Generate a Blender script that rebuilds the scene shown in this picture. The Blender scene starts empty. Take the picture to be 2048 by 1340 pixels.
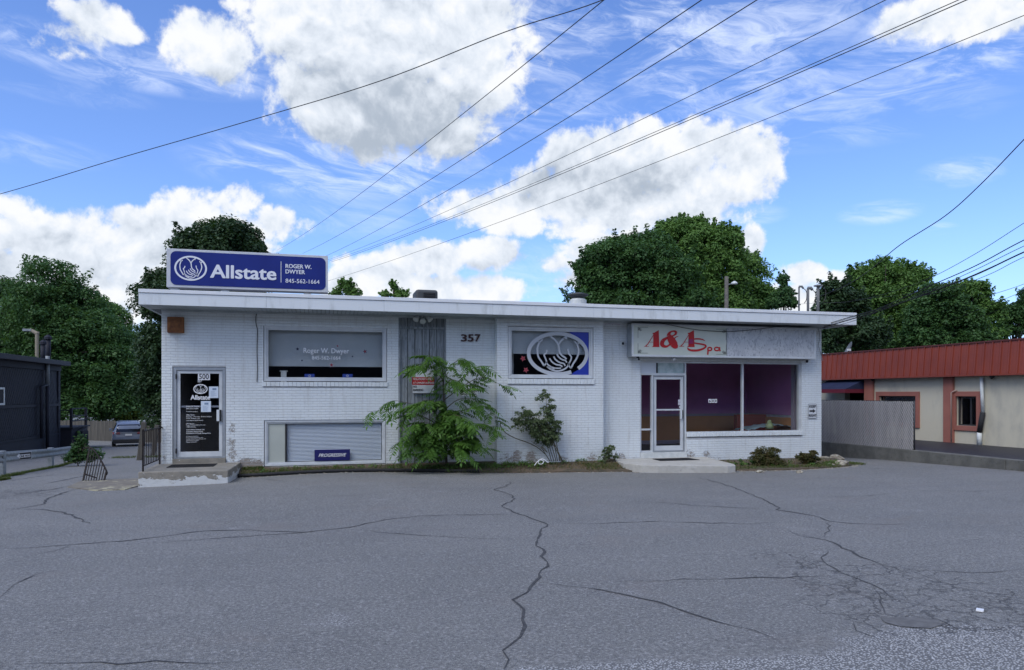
import bpy, bmesh, math, random
import numpy as np
from mathutils import Vector, Matrix, Euler
R = math.radians
random.seed(7); rng = np.random.default_rng(7)
sc = bpy.context.scene
COL = sc.collection

# ------------------------------------------------------------------ camera
F = 1450.0; TH = math.atan(F/5476.0); HZ = 787.0; EYE = 1.7
CX, CY = -19.75*math.sin(TH), -19.75*math.cos(TH)
S, C_ = math.sin(TH), math.cos(TH)
cd = bpy.data.cameras.new('camera'); cam = bpy.data.objects.new('camera', cd); COL.objects.link(cam)
cam.location = (CX, CY, EYE); cam.rotation_euler = (R(90), 0, -TH)
cd.sensor_fit = 'HORIZONTAL'; cd.sensor_width = 36; cd.lens = F/2048*36
cd.shift_y = (HZ-670)/2048; cd.clip_end = 2000; cd.clip_start = .1
sc.camera = cam

# ------------------------------------------------------------------ node expression helper
class NT:
    def __init__(s, tree): s.t = tree; s.n = tree.nodes; s.l = tree.links
    def node(s, typ, ins=None, **kw):
        nd = s.n.new(typ)
        for k, v in kw.items(): setattr(nd, k, v)
        if ins:
            for k, v in ins.items(): s.put(nd.inputs[k], v)
        return nd
    def put(s, inp, v):
        if isinstance(v, V): s.l.new(v.s, inp)
        elif hasattr(v, 'is_output'): s.l.new(v, inp)
        else:
            if isinstance(v, (tuple, list)) and len(v) == 3 and inp.type == 'RGBA': v = (*v, 1)
            inp.default_value = v
    def math(s, op, *a, clamp=False):
        nd = s.n.new('ShaderNodeMath'); nd.operation = op; nd.use_clamp = clamp
        for i, x in enumerate(a): s.put(nd.inputs[i], x)
        return V(s, nd.outputs[0])
    def noise(s, vec, scale, detail=4, rough=.5, dist=0, lac=2.0, out='Fac'):
        nd = s.n.new('ShaderNodeTexNoise'); s.put(nd.inputs['Vector'], vec)
        nd.inputs['Scale'].default_value = scale; nd.inputs['Detail'].default_value = detail
        nd.inputs['Roughness'].default_value = rough; nd.inputs['Distortion'].default_value = dist
        nd.inputs['Lacunarity'].default_value = lac
        return V(s, nd.outputs[out])
    def voro(s, vec, scale, feature='F1', rnd=1.0, out='Distance'):
        nd = s.n.new('ShaderNodeTexVoronoi'); nd.feature = feature; s.put(nd.inputs['Vector'], vec)
        nd.inputs['Scale'].default_value = scale; nd.inputs['Randomness'].default_value = rnd
        return V(s, nd.outputs[out])
    def step(s, v, a, b, lo=0., hi=1.):
        nd = s.n.new('ShaderNodeMapRange'); nd.interpolation_type = 'SMOOTHSTEP'
        s.put(nd.inputs[0], v); nd.inputs[1].default_value = a; nd.inputs[2].default_value = b
        nd.inputs[3].default_value = lo; nd.inputs[4].default_value = hi
        return V(s, nd.outputs[0])
    def mix(s, f, a, b, blend='MIX'):
        nd = s.n.new('ShaderNodeMix'); nd.data_type = 'RGBA'; nd.blend_type = blend
        s.put(nd.inputs['Factor'], f) ; s.put(nd.inputs['A'] if False else nd.inputs[6], a); s.put(nd.inputs[7], b)
        return V(s, nd.outputs[2])
    def vmul(s, vec, k):
        nd = s.n.new('ShaderNodeVectorMath'); nd.operation = 'MULTIPLY'; s.put(nd.inputs[0], vec)
        nd.inputs[1].default_value = k if isinstance(k, tuple) else (k, k, k); return V(s, nd.outputs[0])
    def vadd(s, vec, k):
        nd = s.n.new('ShaderNodeVectorMath'); nd.operation = 'ADD'; s.put(nd.inputs[0], vec); s.put(nd.inputs[1], k)
        return V(s, nd.outputs[0])
    def sep(s, vec):
        nd = s.n.new('ShaderNodeSeparateXYZ'); s.put(nd.inputs[0], vec); return [V(s, o) for o in nd.outputs]
    def comb(s, x, y, z):
        nd = s.n.new('ShaderNodeCombineXYZ')
        for i, v in enumerate((x, y, z)): s.put(nd.inputs[i], v)
        return V(s, nd.outputs[0])
class V:
    def __init__(s, nt, sock): s.nt = nt; s.s = sock
    def __add__(s, o): return s.nt.math('ADD', s, o)
    __radd__ = __add__
    def __sub__(s, o): return s.nt.math('SUBTRACT', s, o)
    def __rsub__(s, o): return s.nt.math('SUBTRACT', o, s)
    def __mul__(s, o): return s.nt.math('MULTIPLY', s, o)
    __rmul__ = __mul__
    def __truediv__(s, o): return s.nt.math('DIVIDE', s, o)
    def max(s, o): return s.nt.math('MAXIMUM', s, o)
    def min(s, o): return s.nt.math('MINIMUM', s, o)
    def clamp(s): return s.nt.math('ADD', s, 0.0, clamp=True)

# ------------------------------------------------------------------ sky
SUN_EL, SUN_ROT = R(50), R(230)      # azimuth measured clockwise from +Y
w = bpy.data.worlds.new('World'); sc.world = w; w.use_nodes = True
w.node_tree.nodes.clear(); nt = NT(w.node_tree)
skyn = nt.node('ShaderNodeTexSky', sky_type='NISHITA', sun_disc=False, sun_elevation=SUN_EL, sun_rotation=SUN_ROT,
               air_density=1.0, dust_density=.6, ozone_density=1.4)
gv = V(nt, nt.node('ShaderNodeTexCoord').outputs['Generated'])
dx, dy, dz = nt.sep(gv)
A_ = nt.math('ARCTAN2', dx, dy)*57.2958
E_ = nt.math('ARCSINE', dz)*57.2958
def azel(px, py):
    u, v = (px-1024)/F, (HZ-py)/F
    x, y = S+u*C_, C_-u*S
    return math.degrees(math.atan2(x, y)), math.degrees(math.atan2(v, math.hypot(x, y)))
# cumulus masses: centre x, y and half sizes, in degrees derived from where they stand in the sky
BLOBS = [(640,60,135,95),(840,50,210,110),(760,180,230,110),(900,150,120,110),(800,235,200,75),(640,170,110,85),
         (400,85,55,40),(460,110,60,45),(500,140,50,25),
         (200,45,55,26),(240,62,36,18),(165,80,44,20),(150,105,50,16),
         (1230,330,150,60),(1330,330,150,75),(1480,320,70,52),(1150,380,150,52),(1020,420,140,42),(1280,395,210,62),(1430,370,110,45),
         (1290,275,55,35),(1390,300,60,35),(1150,450,60,25),
         (370,415,50,32),(430,410,55,28),(485,395,35,25),(270,440,70,25),(555,450,55,33),
         (10,420,40,30),(60,475,90,40),(170,500,130,55),(300,480,130,50),(100,560,220,60),(420,470,120,40),(240,610,60,35),(0,520,60,50),
         (760,545,90,38),(850,520,90,36),(960,510,80,34),(900,575,160,30),(1000,580,80,26),(700,570,70,30),
         (1120,530,45,20),(1210,500,80,30),(1180,560,80,25),
         (1600,548,38,18),(1690,556,30,14),(1505,485,20,26),(1580,600,60,30),(1640,620,60,30),
         (1890,30,90,38),(1960,20,90,42)]
AE = nt.comb(A_, E_, 0.0)
def ell2(px, py, rx, ry):
    # squared elliptical distance from a cloud centre, in units of its half sizes
    a0, e0 = azel(px, py); sx, sy = 25.0/rx, 25.0/ry
    m = nt.n.new('ShaderNodeVectorMath'); m.operation = 'MULTIPLY_ADD'; nt.put(m.inputs[0], AE)
    m.inputs[1].default_value = (sx, sy, 0); m.inputs[2].default_value = (-a0*sx, -e0*sy, 0)
    d = nt.n.new('ShaderNodeVectorMath'); d.operation = 'DOT_PRODUCT'; nt.l.new(m.outputs[0], d.inputs[0]); nt.l.new(m.outputs[0], d.inputs[1])
    return V(nt, d.outputs['Value'])
D2 = None
for (bx, by, rx, ry) in BLOBS:
    q = ell2(bx, by, rx*1.16, ry*1.16)
    if rx < 65: q = nt.math('MULTIPLY_ADD', q, .62, .38)
    D2 = q if D2 is None else nt.math('SMOOTH_MIN', D2, q, .25)
B = (1.0 - D2).max(-1.3)
# cumulus elsewhere round the sky, outside the picture's span
away = nt.step(nt.math('ABSOLUTE', A_-14.8), 44, 60)
far = nt.noise(gv, 2.6, 2, .5)
B = B.max(((far-.49)*7.0)*away - (1.0-away)*3.0)
wn = nt.noise(gv, 7, 3, .55, out='Color')
warp = nt.vadd(gv, nt.vmul(nt.vadd(wn, (-.5,-.5,-.5)), .045))
n1 = nt.noise(warp, 12, 8, .60)
n1b = nt.noise(nt.vadd(warp, (-.003,-.004,.016)), 12, 5, .56)
vor = nt.voro(warp, 26)
vor2 = nt.voro(warp, 62)
nf = nt.noise(warp, 48, 5, .62)
dens_f = B*1.85 + (n1-.5)*4.3 + (nf-.5)*1.5 - (vor-.4)*.7 - (vor2-.4)*.35
dens = nt.step(dens_f, -.25, .85)
edge = nt.step(dens_f, .3, 2.2)
relief = (n1-n1b)*1.9
lit = .67 + relief*1.7 - edge*.05 - (vor-.35)*.15 - (vor2-.35)*.09
def hole(px, py, rx, ry, k):
    return nt.step(ell2(px, py, rx, ry), 1.15, .1)*k
for h in [(770,240,265,105,.62),(620,150,110,80,.10),(760,100,60,50,.10),(900,330,220,60,.2),(1160,375,240,60,.30),(1330,415,230,50,.30),(150,520,270,45,.20),(60,590,200,40,.15),(330,470,120,35,.20),(900,545,160,25,.2),(430,160,60,30,.3),(1200,560,90,30,.2)]:
    lit = lit - hole(*h)
cumc = nt.mix(nt.step(lit, -.30, .60), (.29,.335,.40), (.53,.57,.63))
cumc = nt.mix(nt.step(lit, .42, .88), cumc, (.63,.64,.655))
# high wisps
strv = nt.comb(A_*.045, E_*.16+A_*.02, 0.0)
wv = nt.vadd(strv, nt.vmul(nt.noise(strv, 1.6, 3, .5, out='Color'), .55))
c1 = nt.noise(wv, 3.1, 7, .68, .6)
CIR = [(1320,40,420,90,.9),(1430,130,150,70,.75),(1640,180,260,60,.55),(1820,150,160,60,.45),(1850,70,110,60,.8),(660,335,230,55,.85),(730,350,120,40,.5),(250,125,230,35,.75),
       (60,300,110,22,.35),(1920,345,60,22,.6),(1760,425,60,18,.55),(1350,190,90,50,.5),(1090,240,160,60,.5),(1960,120,130,30,.7),(560,90,120,40,.4),(1880,458,25,10,.5),
       (1050,330,200,60,.35),(1560,110,90,40,.55),(1500,430,60,18,.4),(700,430,120,40,.35),(1280,250,80,30,.3),(1000,560,300,60,.3),(1700,240,220,40,.35),(130,180,120,20,.25)]
cm = None
for (bx, by, rx, ry, k) in CIR:
    b = nt.step(ell2(bx, by, rx*1.3, ry*1.35), 1.0, .1)*k
    cm = b if cm is None else cm.max(b)
cir = nt.step(c1, .40, .72)*cm*.95
skyc = nt.mix(1.0, skyn.outputs[0], (.80,.985,1.42), 'MULTIPLY')
SKY = .103
skyl = nt.vmul(skyc, SKY)
haze = nt.step(E_, 14, 0, 0, .30)
skyl = nt.mix(haze, skyl, (.31,.46,.80))
col = nt.mix(cir*.8, skyl, (.64,.70,.82))
col = nt.mix(dens, col, cumc)
bg = nt.node('ShaderNodeBackground', {'Color': col, 'Strength': 1.0})
wo = nt.node('ShaderNodeOutputWorld'); nt.l.new(bg.outputs[0], wo.inputs[0])
w.cycles.sampling_method = 'MANUAL'; w.cycles.sample_map_resolution = 512

sd = bpy.data.lights.new('sun', 'SUN'); sd.energy = 1.25; sd.angle = R(38); sd.color = (1, .97, .90)
sun = bpy.data.objects.new('sun', sd); COL.objects.link(sun)
_sv = Vector((math.sin(SUN_ROT)*math.cos(SUN_EL), math.cos(SUN_ROT)*math.cos(SUN_EL), math.sin(SUN_EL)))
sun.rotation_euler = _sv.to_track_quat('Z', 'Y').to_euler(); sun.location = (0, 0, 30)
vs = sc.view_settings; vs.view_transform = 'Standard'; vs.look = 'None'; vs.exposure = .64; vs.gamma = 1; vs.use_curve_mapping = False
sc.cycles.max_bounces = 6; sc.cycles.transparent_max_bounces = 16; sc.cycles.caustics_reflective = False; sc.cycles.caustics_refractive = False
# ------------------------------------------------------------------ places
def at(px, py, Y=0.0):
    u = (px-1024)/F; dxx, dyy = S+u*C_, C_-u*S; t = (Y-CY)/dyy
    return Vector((CX+t*dxx, Y, EYE+(HZ-py)*t/F))
def atX(px, py, X):
    u = (px-1024)/F; dxx, dyy = S+u*C_, C_-u*S; t = (X-CX)/dxx
    return Vector((X, CY+t*dyy, EYE+(HZ-py)*t/F))
def atd(px, py, d):
    u = (px-1024)/F
    return Vector((CX+d*(S+u*C_), CY+d*(C_-u*S), EYE+(HZ-py)*d/F))
def sstep(x, a, b):
    t = min(1, max(0, (x-a)/(b-a))); return t*t*(3-2*t)
PROF = [(-200,2.0),(-45,.35),(-30,.2),(-19,.10),(-5,-.27),(0,-.40),(3,-.53),(6,-.72),(11,-1.0),(20,-1.35),(38,-1.95),(60,-2.25),(700,-3)]
def ter(x, y):
    for (a, za), (b, zb) in zip(PROF, PROF[1:]):
        if y <= b: z = za+(zb-za)*(y-a)/(b-a); break
    else: z = -3
    f = math.exp(-((x+4.6)/3.0)**2)*.13*sstep(y, -9, -3)*(1-sstep(y, 1, 4))
    return z+f
def gat(px, py):
    lo, hi = 2.0, 120.0
    for _ in range(50):
        m = (lo+hi)/2; p = atd(px, py, m)
        if p.z > ter(p.x, p.y): lo = m
        else: hi = m
    p = atd(px, py, lo); return Vector((p.x, p.y, ter(p.x, p.y)))

# ------------------------------------------------------------------ mesh helpers
class MB:
    def __init__(s): s.v = []; s.f = []; s.mi = []
    def add(s, vs, fs, m=0):
        o = len(s.v); s.v += [tuple(x) for x in vs]; s.f += [tuple(i+o for i in f) for f in fs]; s.mi += [m]*len(fs); return s
    def box(s, x0, x1, y0, y1, z0, z1, m=0, M=None):
        vs = [(x0,y0,z0),(x1,y0,z0),(x1,y1,z0),(x0,y1,z0),(x0,y0,z1),(x1,y0,z1),(x1,y1,z1),(x0,y1,z1)]
        if M: vs = [M @ Vector(v) for v in vs]
        return s.add(vs, [(0,3,2,1),(4,5,6,7),(0,1,5,4),(1,2,6,5),(2,3,7,6),(3,0,4,7)], m)
    def quad(s, a, b, c, d, m=0): return s.add([a,b,c,d], [(0,1,2,3)], m)
    def bar(s, a, b, w, h=None, m=0):
        a, b = Vector(a), Vector(b); h = h or w; d = (b-a).normalized()
        up = Vector((0,0,1)) if abs(d.z) < .95 else Vector((0,1,0))
        r = d.cross(up).normalized()*w/2; u = r.cross(d).normalized()*h/2
        vs = [a-r-u,a+r-u,a+r+u,a-r+u,b-r-u,b+r-u,b+r+u,b-r+u]
        return s.add(vs, [(0,3,2,1),(4,5,6,7),(0,1,5,4),(1,2,6,5),(2,3,7,6),(3,0,4,7)][::1], m)
    def tube(s, pts, r, n=6, m=0, caps=True):
        pts = [Vector(p) for p in pts]; k = len(pts); rs = r if isinstance(r, (list, tuple)) else [r]*k
        vs = []; prev = None
        for i, p in enumerate(pts):
            d = (pts[min(i+1,k-1)]-pts[max(i-1,0)]).normalized()
            if prev is None:
                a = Vector((0,0,1)) if abs(d.z) < .9 else Vector((1,0,0)); x = d.cross(a).normalized()
            else: x = (prev-d*prev.dot(d)).normalized()
            prev = x; y = d.cross(x)
            vs += [p+(x*math.cos(2*math.pi*j/n)+y*math.sin(2*math.pi*j/n))*rs[i] for j in range(n)]
        fs = [(i*n+j, i*n+(j+1)%n, (i+1)*n+(j+1)%n, (i+1)*n+j) for i in range(k-1) for j in range(n)]
        if caps: fs += [tuple(range(n))[::-1], tuple((k-1)*n+j for j in range(n))]
        return s.add(vs, fs, m)
    def prism(s, poly, y0, y1, M=None, m=0):
        # poly in X-Z, extruded along Y
        n = len(poly); vs = [(x,y0,z) for x,z in poly]+[(x,y1,z) for x,z in poly]
        if M: vs = [M @ Vector(v) for v in vs]
        fs = [tuple(range(n)), tuple(range(n,2*n))[::-1]]+[(i,(i+1)%n+0,(i+1)%n+n,i+n)[::-1] for i in range(n)]
        return s.add(vs, fs, m)
    def lathe(s, prof, c=(0,0,0), n=16, m=0):
        vs = [(c[0]+r*math.cos(2*math.pi*j/n), c[1]+r*math.sin(2*math.pi*j/n), c[2]+z) for r,z in prof for j in range(n)]
        k = len(prof)
        fs = [(i*n+j, i*n+(j+1)%n, (i+1)*n+(j+1)%n, (i+1)*n+j) for i in range(k-1) for j in range(n)]
        fs += [tuple(range(n))[::-1], tuple((k-1)*n+j for j in range(n))]
        return s.add(vs, fs, m)
    def build(s, name, mat, parent=None, local=False, smooth=False, bevel=0, kind=None, origin=None):
        v = np.array(s.v, dtype=float)
        if origin is not None: o = np.array(origin, dtype=float)
        elif local: o = np.zeros(3)
        elif parent is None: o = np.array([(v[:,0].min()+v[:,0].max())/2, (v[:,1].min()+v[:,1].max())/2, v[:,2].min()])
        else: o = (v.min(0)+v.max(0))/2
        me = bpy.data.meshes.new(name); me.from_pydata((v-o).tolist(), [], s.f)
        for mm in (mat if isinstance(mat, (list, tuple)) else [mat]): me.materials.append(mm)
        if isinstance(mat, (list, tuple)): me.polygons.foreach_set('material_index', s.mi)
        if smooth: me.polygons.foreach_set('use_smooth', [True]*len(me.polygons))
        return link(name, me, parent, o, local, bevel, kind)
WORLD = {}
def link(name, me, parent, o, local=False, bevel=0, kind=None):
    ob = bpy.data.objects.new(name, me); COL.objects.link(ob); o = np.array(o, dtype=float)
    WORLD[ob.name] = o
    if parent is not None:
        ob.parent = parent; ob.location = tuple(o if local else o-WORLD.get(parent.name, 0))
    else: ob.location = tuple(o)
    if bevel:
        b = ob.modifiers.new('bevel', 'BEVEL'); b.width = bevel; b.segments = 2; b.limit_method = 'ANGLE'; b.angle_limit = R(40)
    if kind: ob['kind'] = kind
    return ob
def tag(o, label, cat=None, group=None, kind=None):
    if label: o['label'] = label
    if cat: o['category'] = cat
    if group: o['group'] = group
    if kind: o['kind'] = kind
    return o
def thing(name, loc, label, cat, group=None, rz=0):
    o = bpy.data.objects.new(name, None); COL.objects.link(o); o.location = loc; o.rotation_euler = (0,0,rz)
    o.empty_display_size = .2; WORLD[o.name] = np.array(loc, dtype=float)
    return tag(o, label, cat, group)
def copy_thing(r, loc, rz, label):
    c = r.copy(); COL.objects.link(c); c.location = loc; c.rotation_euler = (0,0,rz); c['label'] = label
    for ch in r.children:
        k = ch.copy(); COL.objects.link(k); k.parent = c
        for g in ch.children:
            q = g.copy(); COL.objects.link(q); q.parent = k
    return c

# ------------------------------------------------------------------ materials
def M_(name, c, rough=.7, c2=None, nscale=4, bump=0, bscale=60, metal=0, spec=.5, ndetail=5, fac=(.35,.65), bdetail=4, stretch=None, coords='Object', seen=None):
    m = bpy.data.materials.new(name); m.use_nodes = True; t = NT(m.node_tree); bs = m.node_tree.nodes['Principled BSDF']
    bs.inputs['Roughness'].default_value = rough; bs.inputs['Metallic'].default_value = metal; bs.inputs['Specular IOR Level'].default_value = spec
    g = V(t, t.node('ShaderNodeNewGeometry').outputs['Position'])
    if stretch: g = t.vmul(g, stretch)
    if c2 is not None:
        f = t.step(t.noise(g, nscale, ndetail, .6), *fac)
        t.put(bs.inputs['Base Color'], t.mix(f, c, c2))
    else: bs.inputs['Base Color'].default_value = (*c, 1)
    if bump:
        b = t.node('ShaderNodeBump', {'Height': t.noise(g, bscale, bdetail, .6), 'Strength': 1.0, 'Distance': bump}); t.put(bs.inputs['Normal'], V(t, b.outputs[0]))
    m['t'] = 0
    return m
def spots(t, g, lst):
    # union of soft balls in world space
    out = None
    for (x, y, z, r) in lst:
        nd = t.n.new('ShaderNodeVectorMath'); nd.operation = 'DISTANCE'; t.put(nd.inputs[0], g); nd.inputs[1].default_value = (x, y, z)
        q = t.step(V(t, nd.outputs['Value'])/r, 1.0, .2); out = q if out is None else out.max(q)
    return out
def glass_mat(name, tint=(1,1,1), refl=.06, rough=.0, gtint=(1,1,1)):
    m = bpy.data.materials.new(name); m.use_nodes = True; m.node_tree.nodes.clear(); t = NT(m.node_tree)
    tr = t.node('ShaderNodeBsdfTransparent', {'Color': tint}); gl = t.node('ShaderNodeBsdfGlossy', {'Color': gtint, 'Roughness': rough})
    fr = t.node('ShaderNodeFresnel', {'IOR': 1.5}); bk = V(t, t.node('ShaderNodeNewGeometry').outputs['Backfacing']); fac = (V(t, fr.outputs[0])*(1.0-bk)*1.15).clamp()
    mx = t.node('ShaderNodeMixShader'); t.put(mx.inputs[0], fac); t.l.new(tr.outputs[0], mx.inputs[1]); t.l.new(gl.outputs[0], mx.inputs[2])
    o = t.node('ShaderNodeOutputMaterial'); t.l.new(mx.outputs[0], o.inputs[0]); return m

# ------------------------------------------------------------------ lettering and drawn marks
_dg = None
def text_mesh(s, size, bold=0, shear=0, spacing=1.0, align='LEFT', depth=.004, line=1.0, xs=1.0):
    cu = bpy.data.curves.new('t', 'FONT'); cu.body = s; cu.size = size; cu.offset = bold; cu.shear = shear
    cu.space_character = spacing; cu.align_x = align; cu.extrude = depth/2; cu.space_line = line; cu.resolution_u = 3
    ob = bpy.data.objects.new('t', cu); COL.objects.link(ob)
    bpy.context.view_layer.update(); me = bpy.data.meshes.new_from_object(ob.evaluated_get(bpy.context.evaluated_depsgraph_get()))
    bpy.data.objects.remove(ob); bpy.data.curves.remove(cu)
    me.transform(Matrix(((xs,0,0,0),(0,1,0,0),(0,0,1,0),(0,0,0,1)))); return me
def put_text(s, p, width, height, mat, parent, name='lettering', bold=.0, shear=0, align='LEFT', depth=.004, rot=None, spacing=1.0, line=1.0, local=False):
    """text fitted into width x height (metres, either may be None), lower left (or lower middle) at p, standing in the X-Z plane facing -Y"""
    me = text_mesh(s, 1.0, 0, shear, spacing, 'LEFT', depth, line)
    if bold:
        # heavier strokes: the same glyphs laid again a hair to each side, each layer a little prouder
        bmm = bmesh.new()
        for k_, (ox, oy) in enumerate(((0,0),(bold,0),(-bold,0),(0,bold*.7),(0,-bold*.7),(bold*.7,bold*.5),(-bold*.7,-bold*.5),(bold*.7,-bold*.5),(-bold*.7,bold*.5))):
            m2 = me.copy(); m2.transform(Matrix.Translation((ox, oy, .0006*k_))); bmm.from_mesh(m2); bpy.data.meshes.remove(m2)
        bmm.to_mesh(me); bmm.free()
    co = np.empty(len(me.vertices)*3); me.vertices.foreach_get('co', co); co = co.reshape(-1,3)
    lo, hi = co.min(0), co.max(0); sx = width/(hi[0]-lo[0]) if width else None; sy = height/(hi[1]-lo[1]) if height else sx
    if sx is None: sx = sy
    co[:,0] = (co[:,0]-(lo[0] if align == 'LEFT' else (lo[0]+hi[0])/2))*sx; co[:,1] = (co[:,1]-lo[1])*sy
    q = np.stack([co[:,0], -co[:,2], co[:,1]], 1)
    if rot is not None: q = q @ np.array(rot.to_3x3()).T
    me.vertices.foreach_set('co', q.reshape(-1)); me.materials.clear(); me.materials.append(mat); me.update(); me.name = name
    return link(name, me, parent, tuple(p), local=local)
def ribbon(mb, pts, wd, y0, y1, closed=False):
    """a stroke of width wd (number or list) drawn in X-Z, with thickness y0..y1"""
    P_ = [Vector((x, 0, z)) for x, z in pts]; n = len(P_)
    ws = wd if isinstance(wd, (list, tuple)) else [wd]*n
    L, Rr = [], []
    for i, p in enumerate(P_):
        a = P_[(i-1) % n] if closed else P_[max(i-1,0)]; b = P_[(i+1) % n] if closed else P_[min(i+1,n-1)]
        d = (b-a).normalized(); nr = Vector((-d.z, 0, d.x))*ws[i]/2; L.append(p+nr); Rr.append(p-nr)
    for i in range(n if closed else n-1):
        j = (i+1) % n
        a, b, c, d = L[i], L[j], Rr[j], Rr[i]
        vs = [(v.x, y0, v.z) for v in (a,b,c,d)]+[(v.x, y1, v.z) for v in (a,b,c,d)]
        mb.add(vs, [(0,1,2,3),(7,6,5,4),(0,4,5,1),(2,6,7,3)]+([(1,5,6,2),(0,3,7,4)] if not closed else []))
    return mb
def smooth_pts(pts, k=4):
    out = []; n = len(pts)
    for i in range(n-1):
        p0, p1, p2, p3 = pts[max(i-1,0)], pts[i], pts[i+1], pts[min(i+2,n-1)]
        for j in range(k):
            t = j/k
            out.append(tuple(.5*((2*p1[a])+(-p0[a]+p2[a])*t+(2*p0[a]-5*p1[a]+4*p2[a]-p3[a])*t*t+(-p0[a]+3*p1[a]-3*p2[a]+p3[a])*t**3) for a in range(len(p1))))
    return out+[tuple(pts[-1])]
# the cupped-hands emblem, unit = half width of the ring, x right, z up (half height .80)
HANDS = [([(905,235),(945,290),(1000,330),(1050,385),(1085,450),(1100,520),(1110,600),(1150,660),(1200,695),(1235,735)],30),
         ([(1280,235),(1235,285),(1180,330),(1125,385),(1095,440)],30),([(1180,330),(1245,322)],18),([(945,290),(925,300)],16),
         ([(690,365),(745,400),(800,350)],26),([(745,400),(710,500),(705,590),(725,700),(775,780),(825,870)],30),
         ([(825,870),(870,800),(845,710),(825,645),(865,620),(880,555)],26),
         ([(1485,385),(1435,425),(1385,375)],26),([(1425,425),(1455,510),(1460,600),(1420,720),(1360,820),(1320,910)],30),
         ([(1320,910),(1275,850),(1310,760),(1325,685),(1285,630),(1262,530)],26),
         ([(1060,635),(1090,690),(1150,740),(1215,760),(1238,800)],26),([(1000,680),(1035,745),(1110,800),(1190,825),(1208,870)],26),
         ([(925,720),(970,790),(1040,840),(1120,855),(1160,885)],26),([(860,790),(900,850),(980,900),(1060,915),(1135,912)],22),
         ([(880,880),(940,930),(1020,965),(1110,965),(1200,930),(1260,870),(1280,800)],28),([(885,870),(920,900),(960,895),(955,930),(1000,925),(1010,955)],16)]
def emblem(mb, cx, cz, hw, hh, y0, y1, ring=.10, sw=1.0, gap=None):
    n = 64; pts = []; wd = []
    for i in range(n+1):
        a = 2*math.pi*i/n-.9
        if gap and gap[0] < (math.degrees(a) % 360) < gap[1]: continue
        pts.append((a, )) ; wd.append(ring*hw)
    if gap: pts = sorted(pts, key=lambda q: (math.degrees(q[0])-gap[1]) % 360)
    pp = [(cx+hw*(1-ring/2)*math.cos(a[0]), cz+hh*(1-ring/2)*math.sin(a[0])) for a in pts]
    ribbon(mb, pp if gap else pp[:-1], ring*hw, y0, y1, closed=not gap)
    for st, wdt in HANDS:
        q = [(cx+(x-1080)/565*hw, cz+(628-y)/425*hh) for x, y in st]
        ribbon(mb, smooth_pts(q, 3), wdt/565*hw*sw, y0+(y1-y0)*.1, y1)
    return mb
# ------------------------------------------------------------------ shared materials
def paint_brick():
    m = bpy.data.materials.new('painted_brick'); m.use_nodes = True; t = NT(m.node_tree); bs = m.node_tree.nodes['Principled BSDF']
    g = V(t, t.node('ShaderNodeNewGeometry').outputs['Position'])
    n = t.noise(g, 1.3, 5, .6); fine = t.noise(g, 45, 6, .65)
    streak = t.noise(t.vmul(g, (3,3,.35)), 2.2, 5, .65)
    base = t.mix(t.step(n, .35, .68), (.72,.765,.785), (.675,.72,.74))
    base = t.mix(t.step(streak, .50, .72)*.5, base, (.52,.53,.52))
    drip = t.noise(t.vmul(g, (14,14,.5)), 2.0, 4, .6); base = t.mix(t.step(drip, .60, .70)*.28, base, (.45,.45,.43))
    base = t.mix(t.step(fine, .62, .78)*.35, base, (.48,.49,.48))
    # flaked paint: low on the wall and beside the left door
    sp = spots(t, g, [(-7.15,0,.45,.28),(-7.12,0,.85,.22),(-7.1,0,.15,.32),(-6.8,0,-.05,.42),(-6.5,0,-.1,.3),(-.15,-.3,-.05,.45),(.5,-.3,.0,.40),(1.35,-.3,-.08,.22),(2.2,-.3,0,.30),(2.65,0,.05,.38),(3.2,0,-.1,.25),(5.3,0,-.05,.35),(5.9,0,-.05,.2),
                      (-8.7,0,.1,.18),(-8.65,0,.9,.12),(.05,-.3,.12,.25)])
    sd_ = spots(t, g, [(-7.16,0,.25,.22),(-7.18,0,.5,.20),(-7.17,0,.75,.20),(-7.17,0,.98,.18),(-6.85,0,-.02,.22),(-6.6,0,-.05,.22),(.1,-.3,.05,.26),(.45,-.3,.08,.22),(2.5,-.3,.12,.16),(-8.68,0,.2,.12)])
    pn = t.noise(g, 17, 5, .6); pk = t.noise(g, 60, 3, .6)
    x, y, z = t.sep(g)
    low = t.step(z, .22, -.22)*.13
    peel = t.step(t.noise(t.vmul(g, (1,1,1.9)), 11, 7, .68)*.55+pk*.45 + sp*.12 + sd_*.10 + low, .70, .712)
    chip = t.step(t.noise(g, 38, 2, .5), .745, .76)
    peel = peel.max(chip*.8)
    brick = t.mix(t.noise(g, 9, 3, .5), (.22,.17,.14), (.36,.34,.31))
    t.put(bs.inputs['Base Color'], t.mix(peel, base, brick))
    bs.inputs['Roughness'].default_value = .62
    b = t.node('ShaderNodeBump', {'Height': fine*.5+t.noise(g, 160, 3, .6)*.25-peel*1.0, 'Strength': 1.0, 'Distance': .004}); t.put(bs.inputs['Normal'], V(t, b.outputs[0]))
    return m
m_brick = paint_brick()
m_mortar = M_('painted_mortar', (.56,.57,.58), .8, (.48,.49,.50), 6, .003, 90)
m_metalw = M_('white_enamelled_metal', (.67,.71,.74), .45, (.50,.53,.54), 2.2, .0012, 9, spec=.5, fac=(.50,.78), stretch=(2.2,2.2,.5))
m_fascia2 = M_('white_drip_edge', (.74,.76,.79), .38, (.69,.72,.75), 3)
m_soffit = M_('soffit_slat_paint', (.46,.50,.52), .6, (.36,.40,.42), 3)
m_alu = M_('brushed_aluminium', (.44,.47,.50), .38, (.38,.41,.44), 8, metal=.55)
m_aluframe = M_('white_aluminium_frame', (.62,.65,.67), .4, (.54,.57,.60), 3)
m_dark = M_('interior_dark', (.016,.017,.024), .8)
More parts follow.
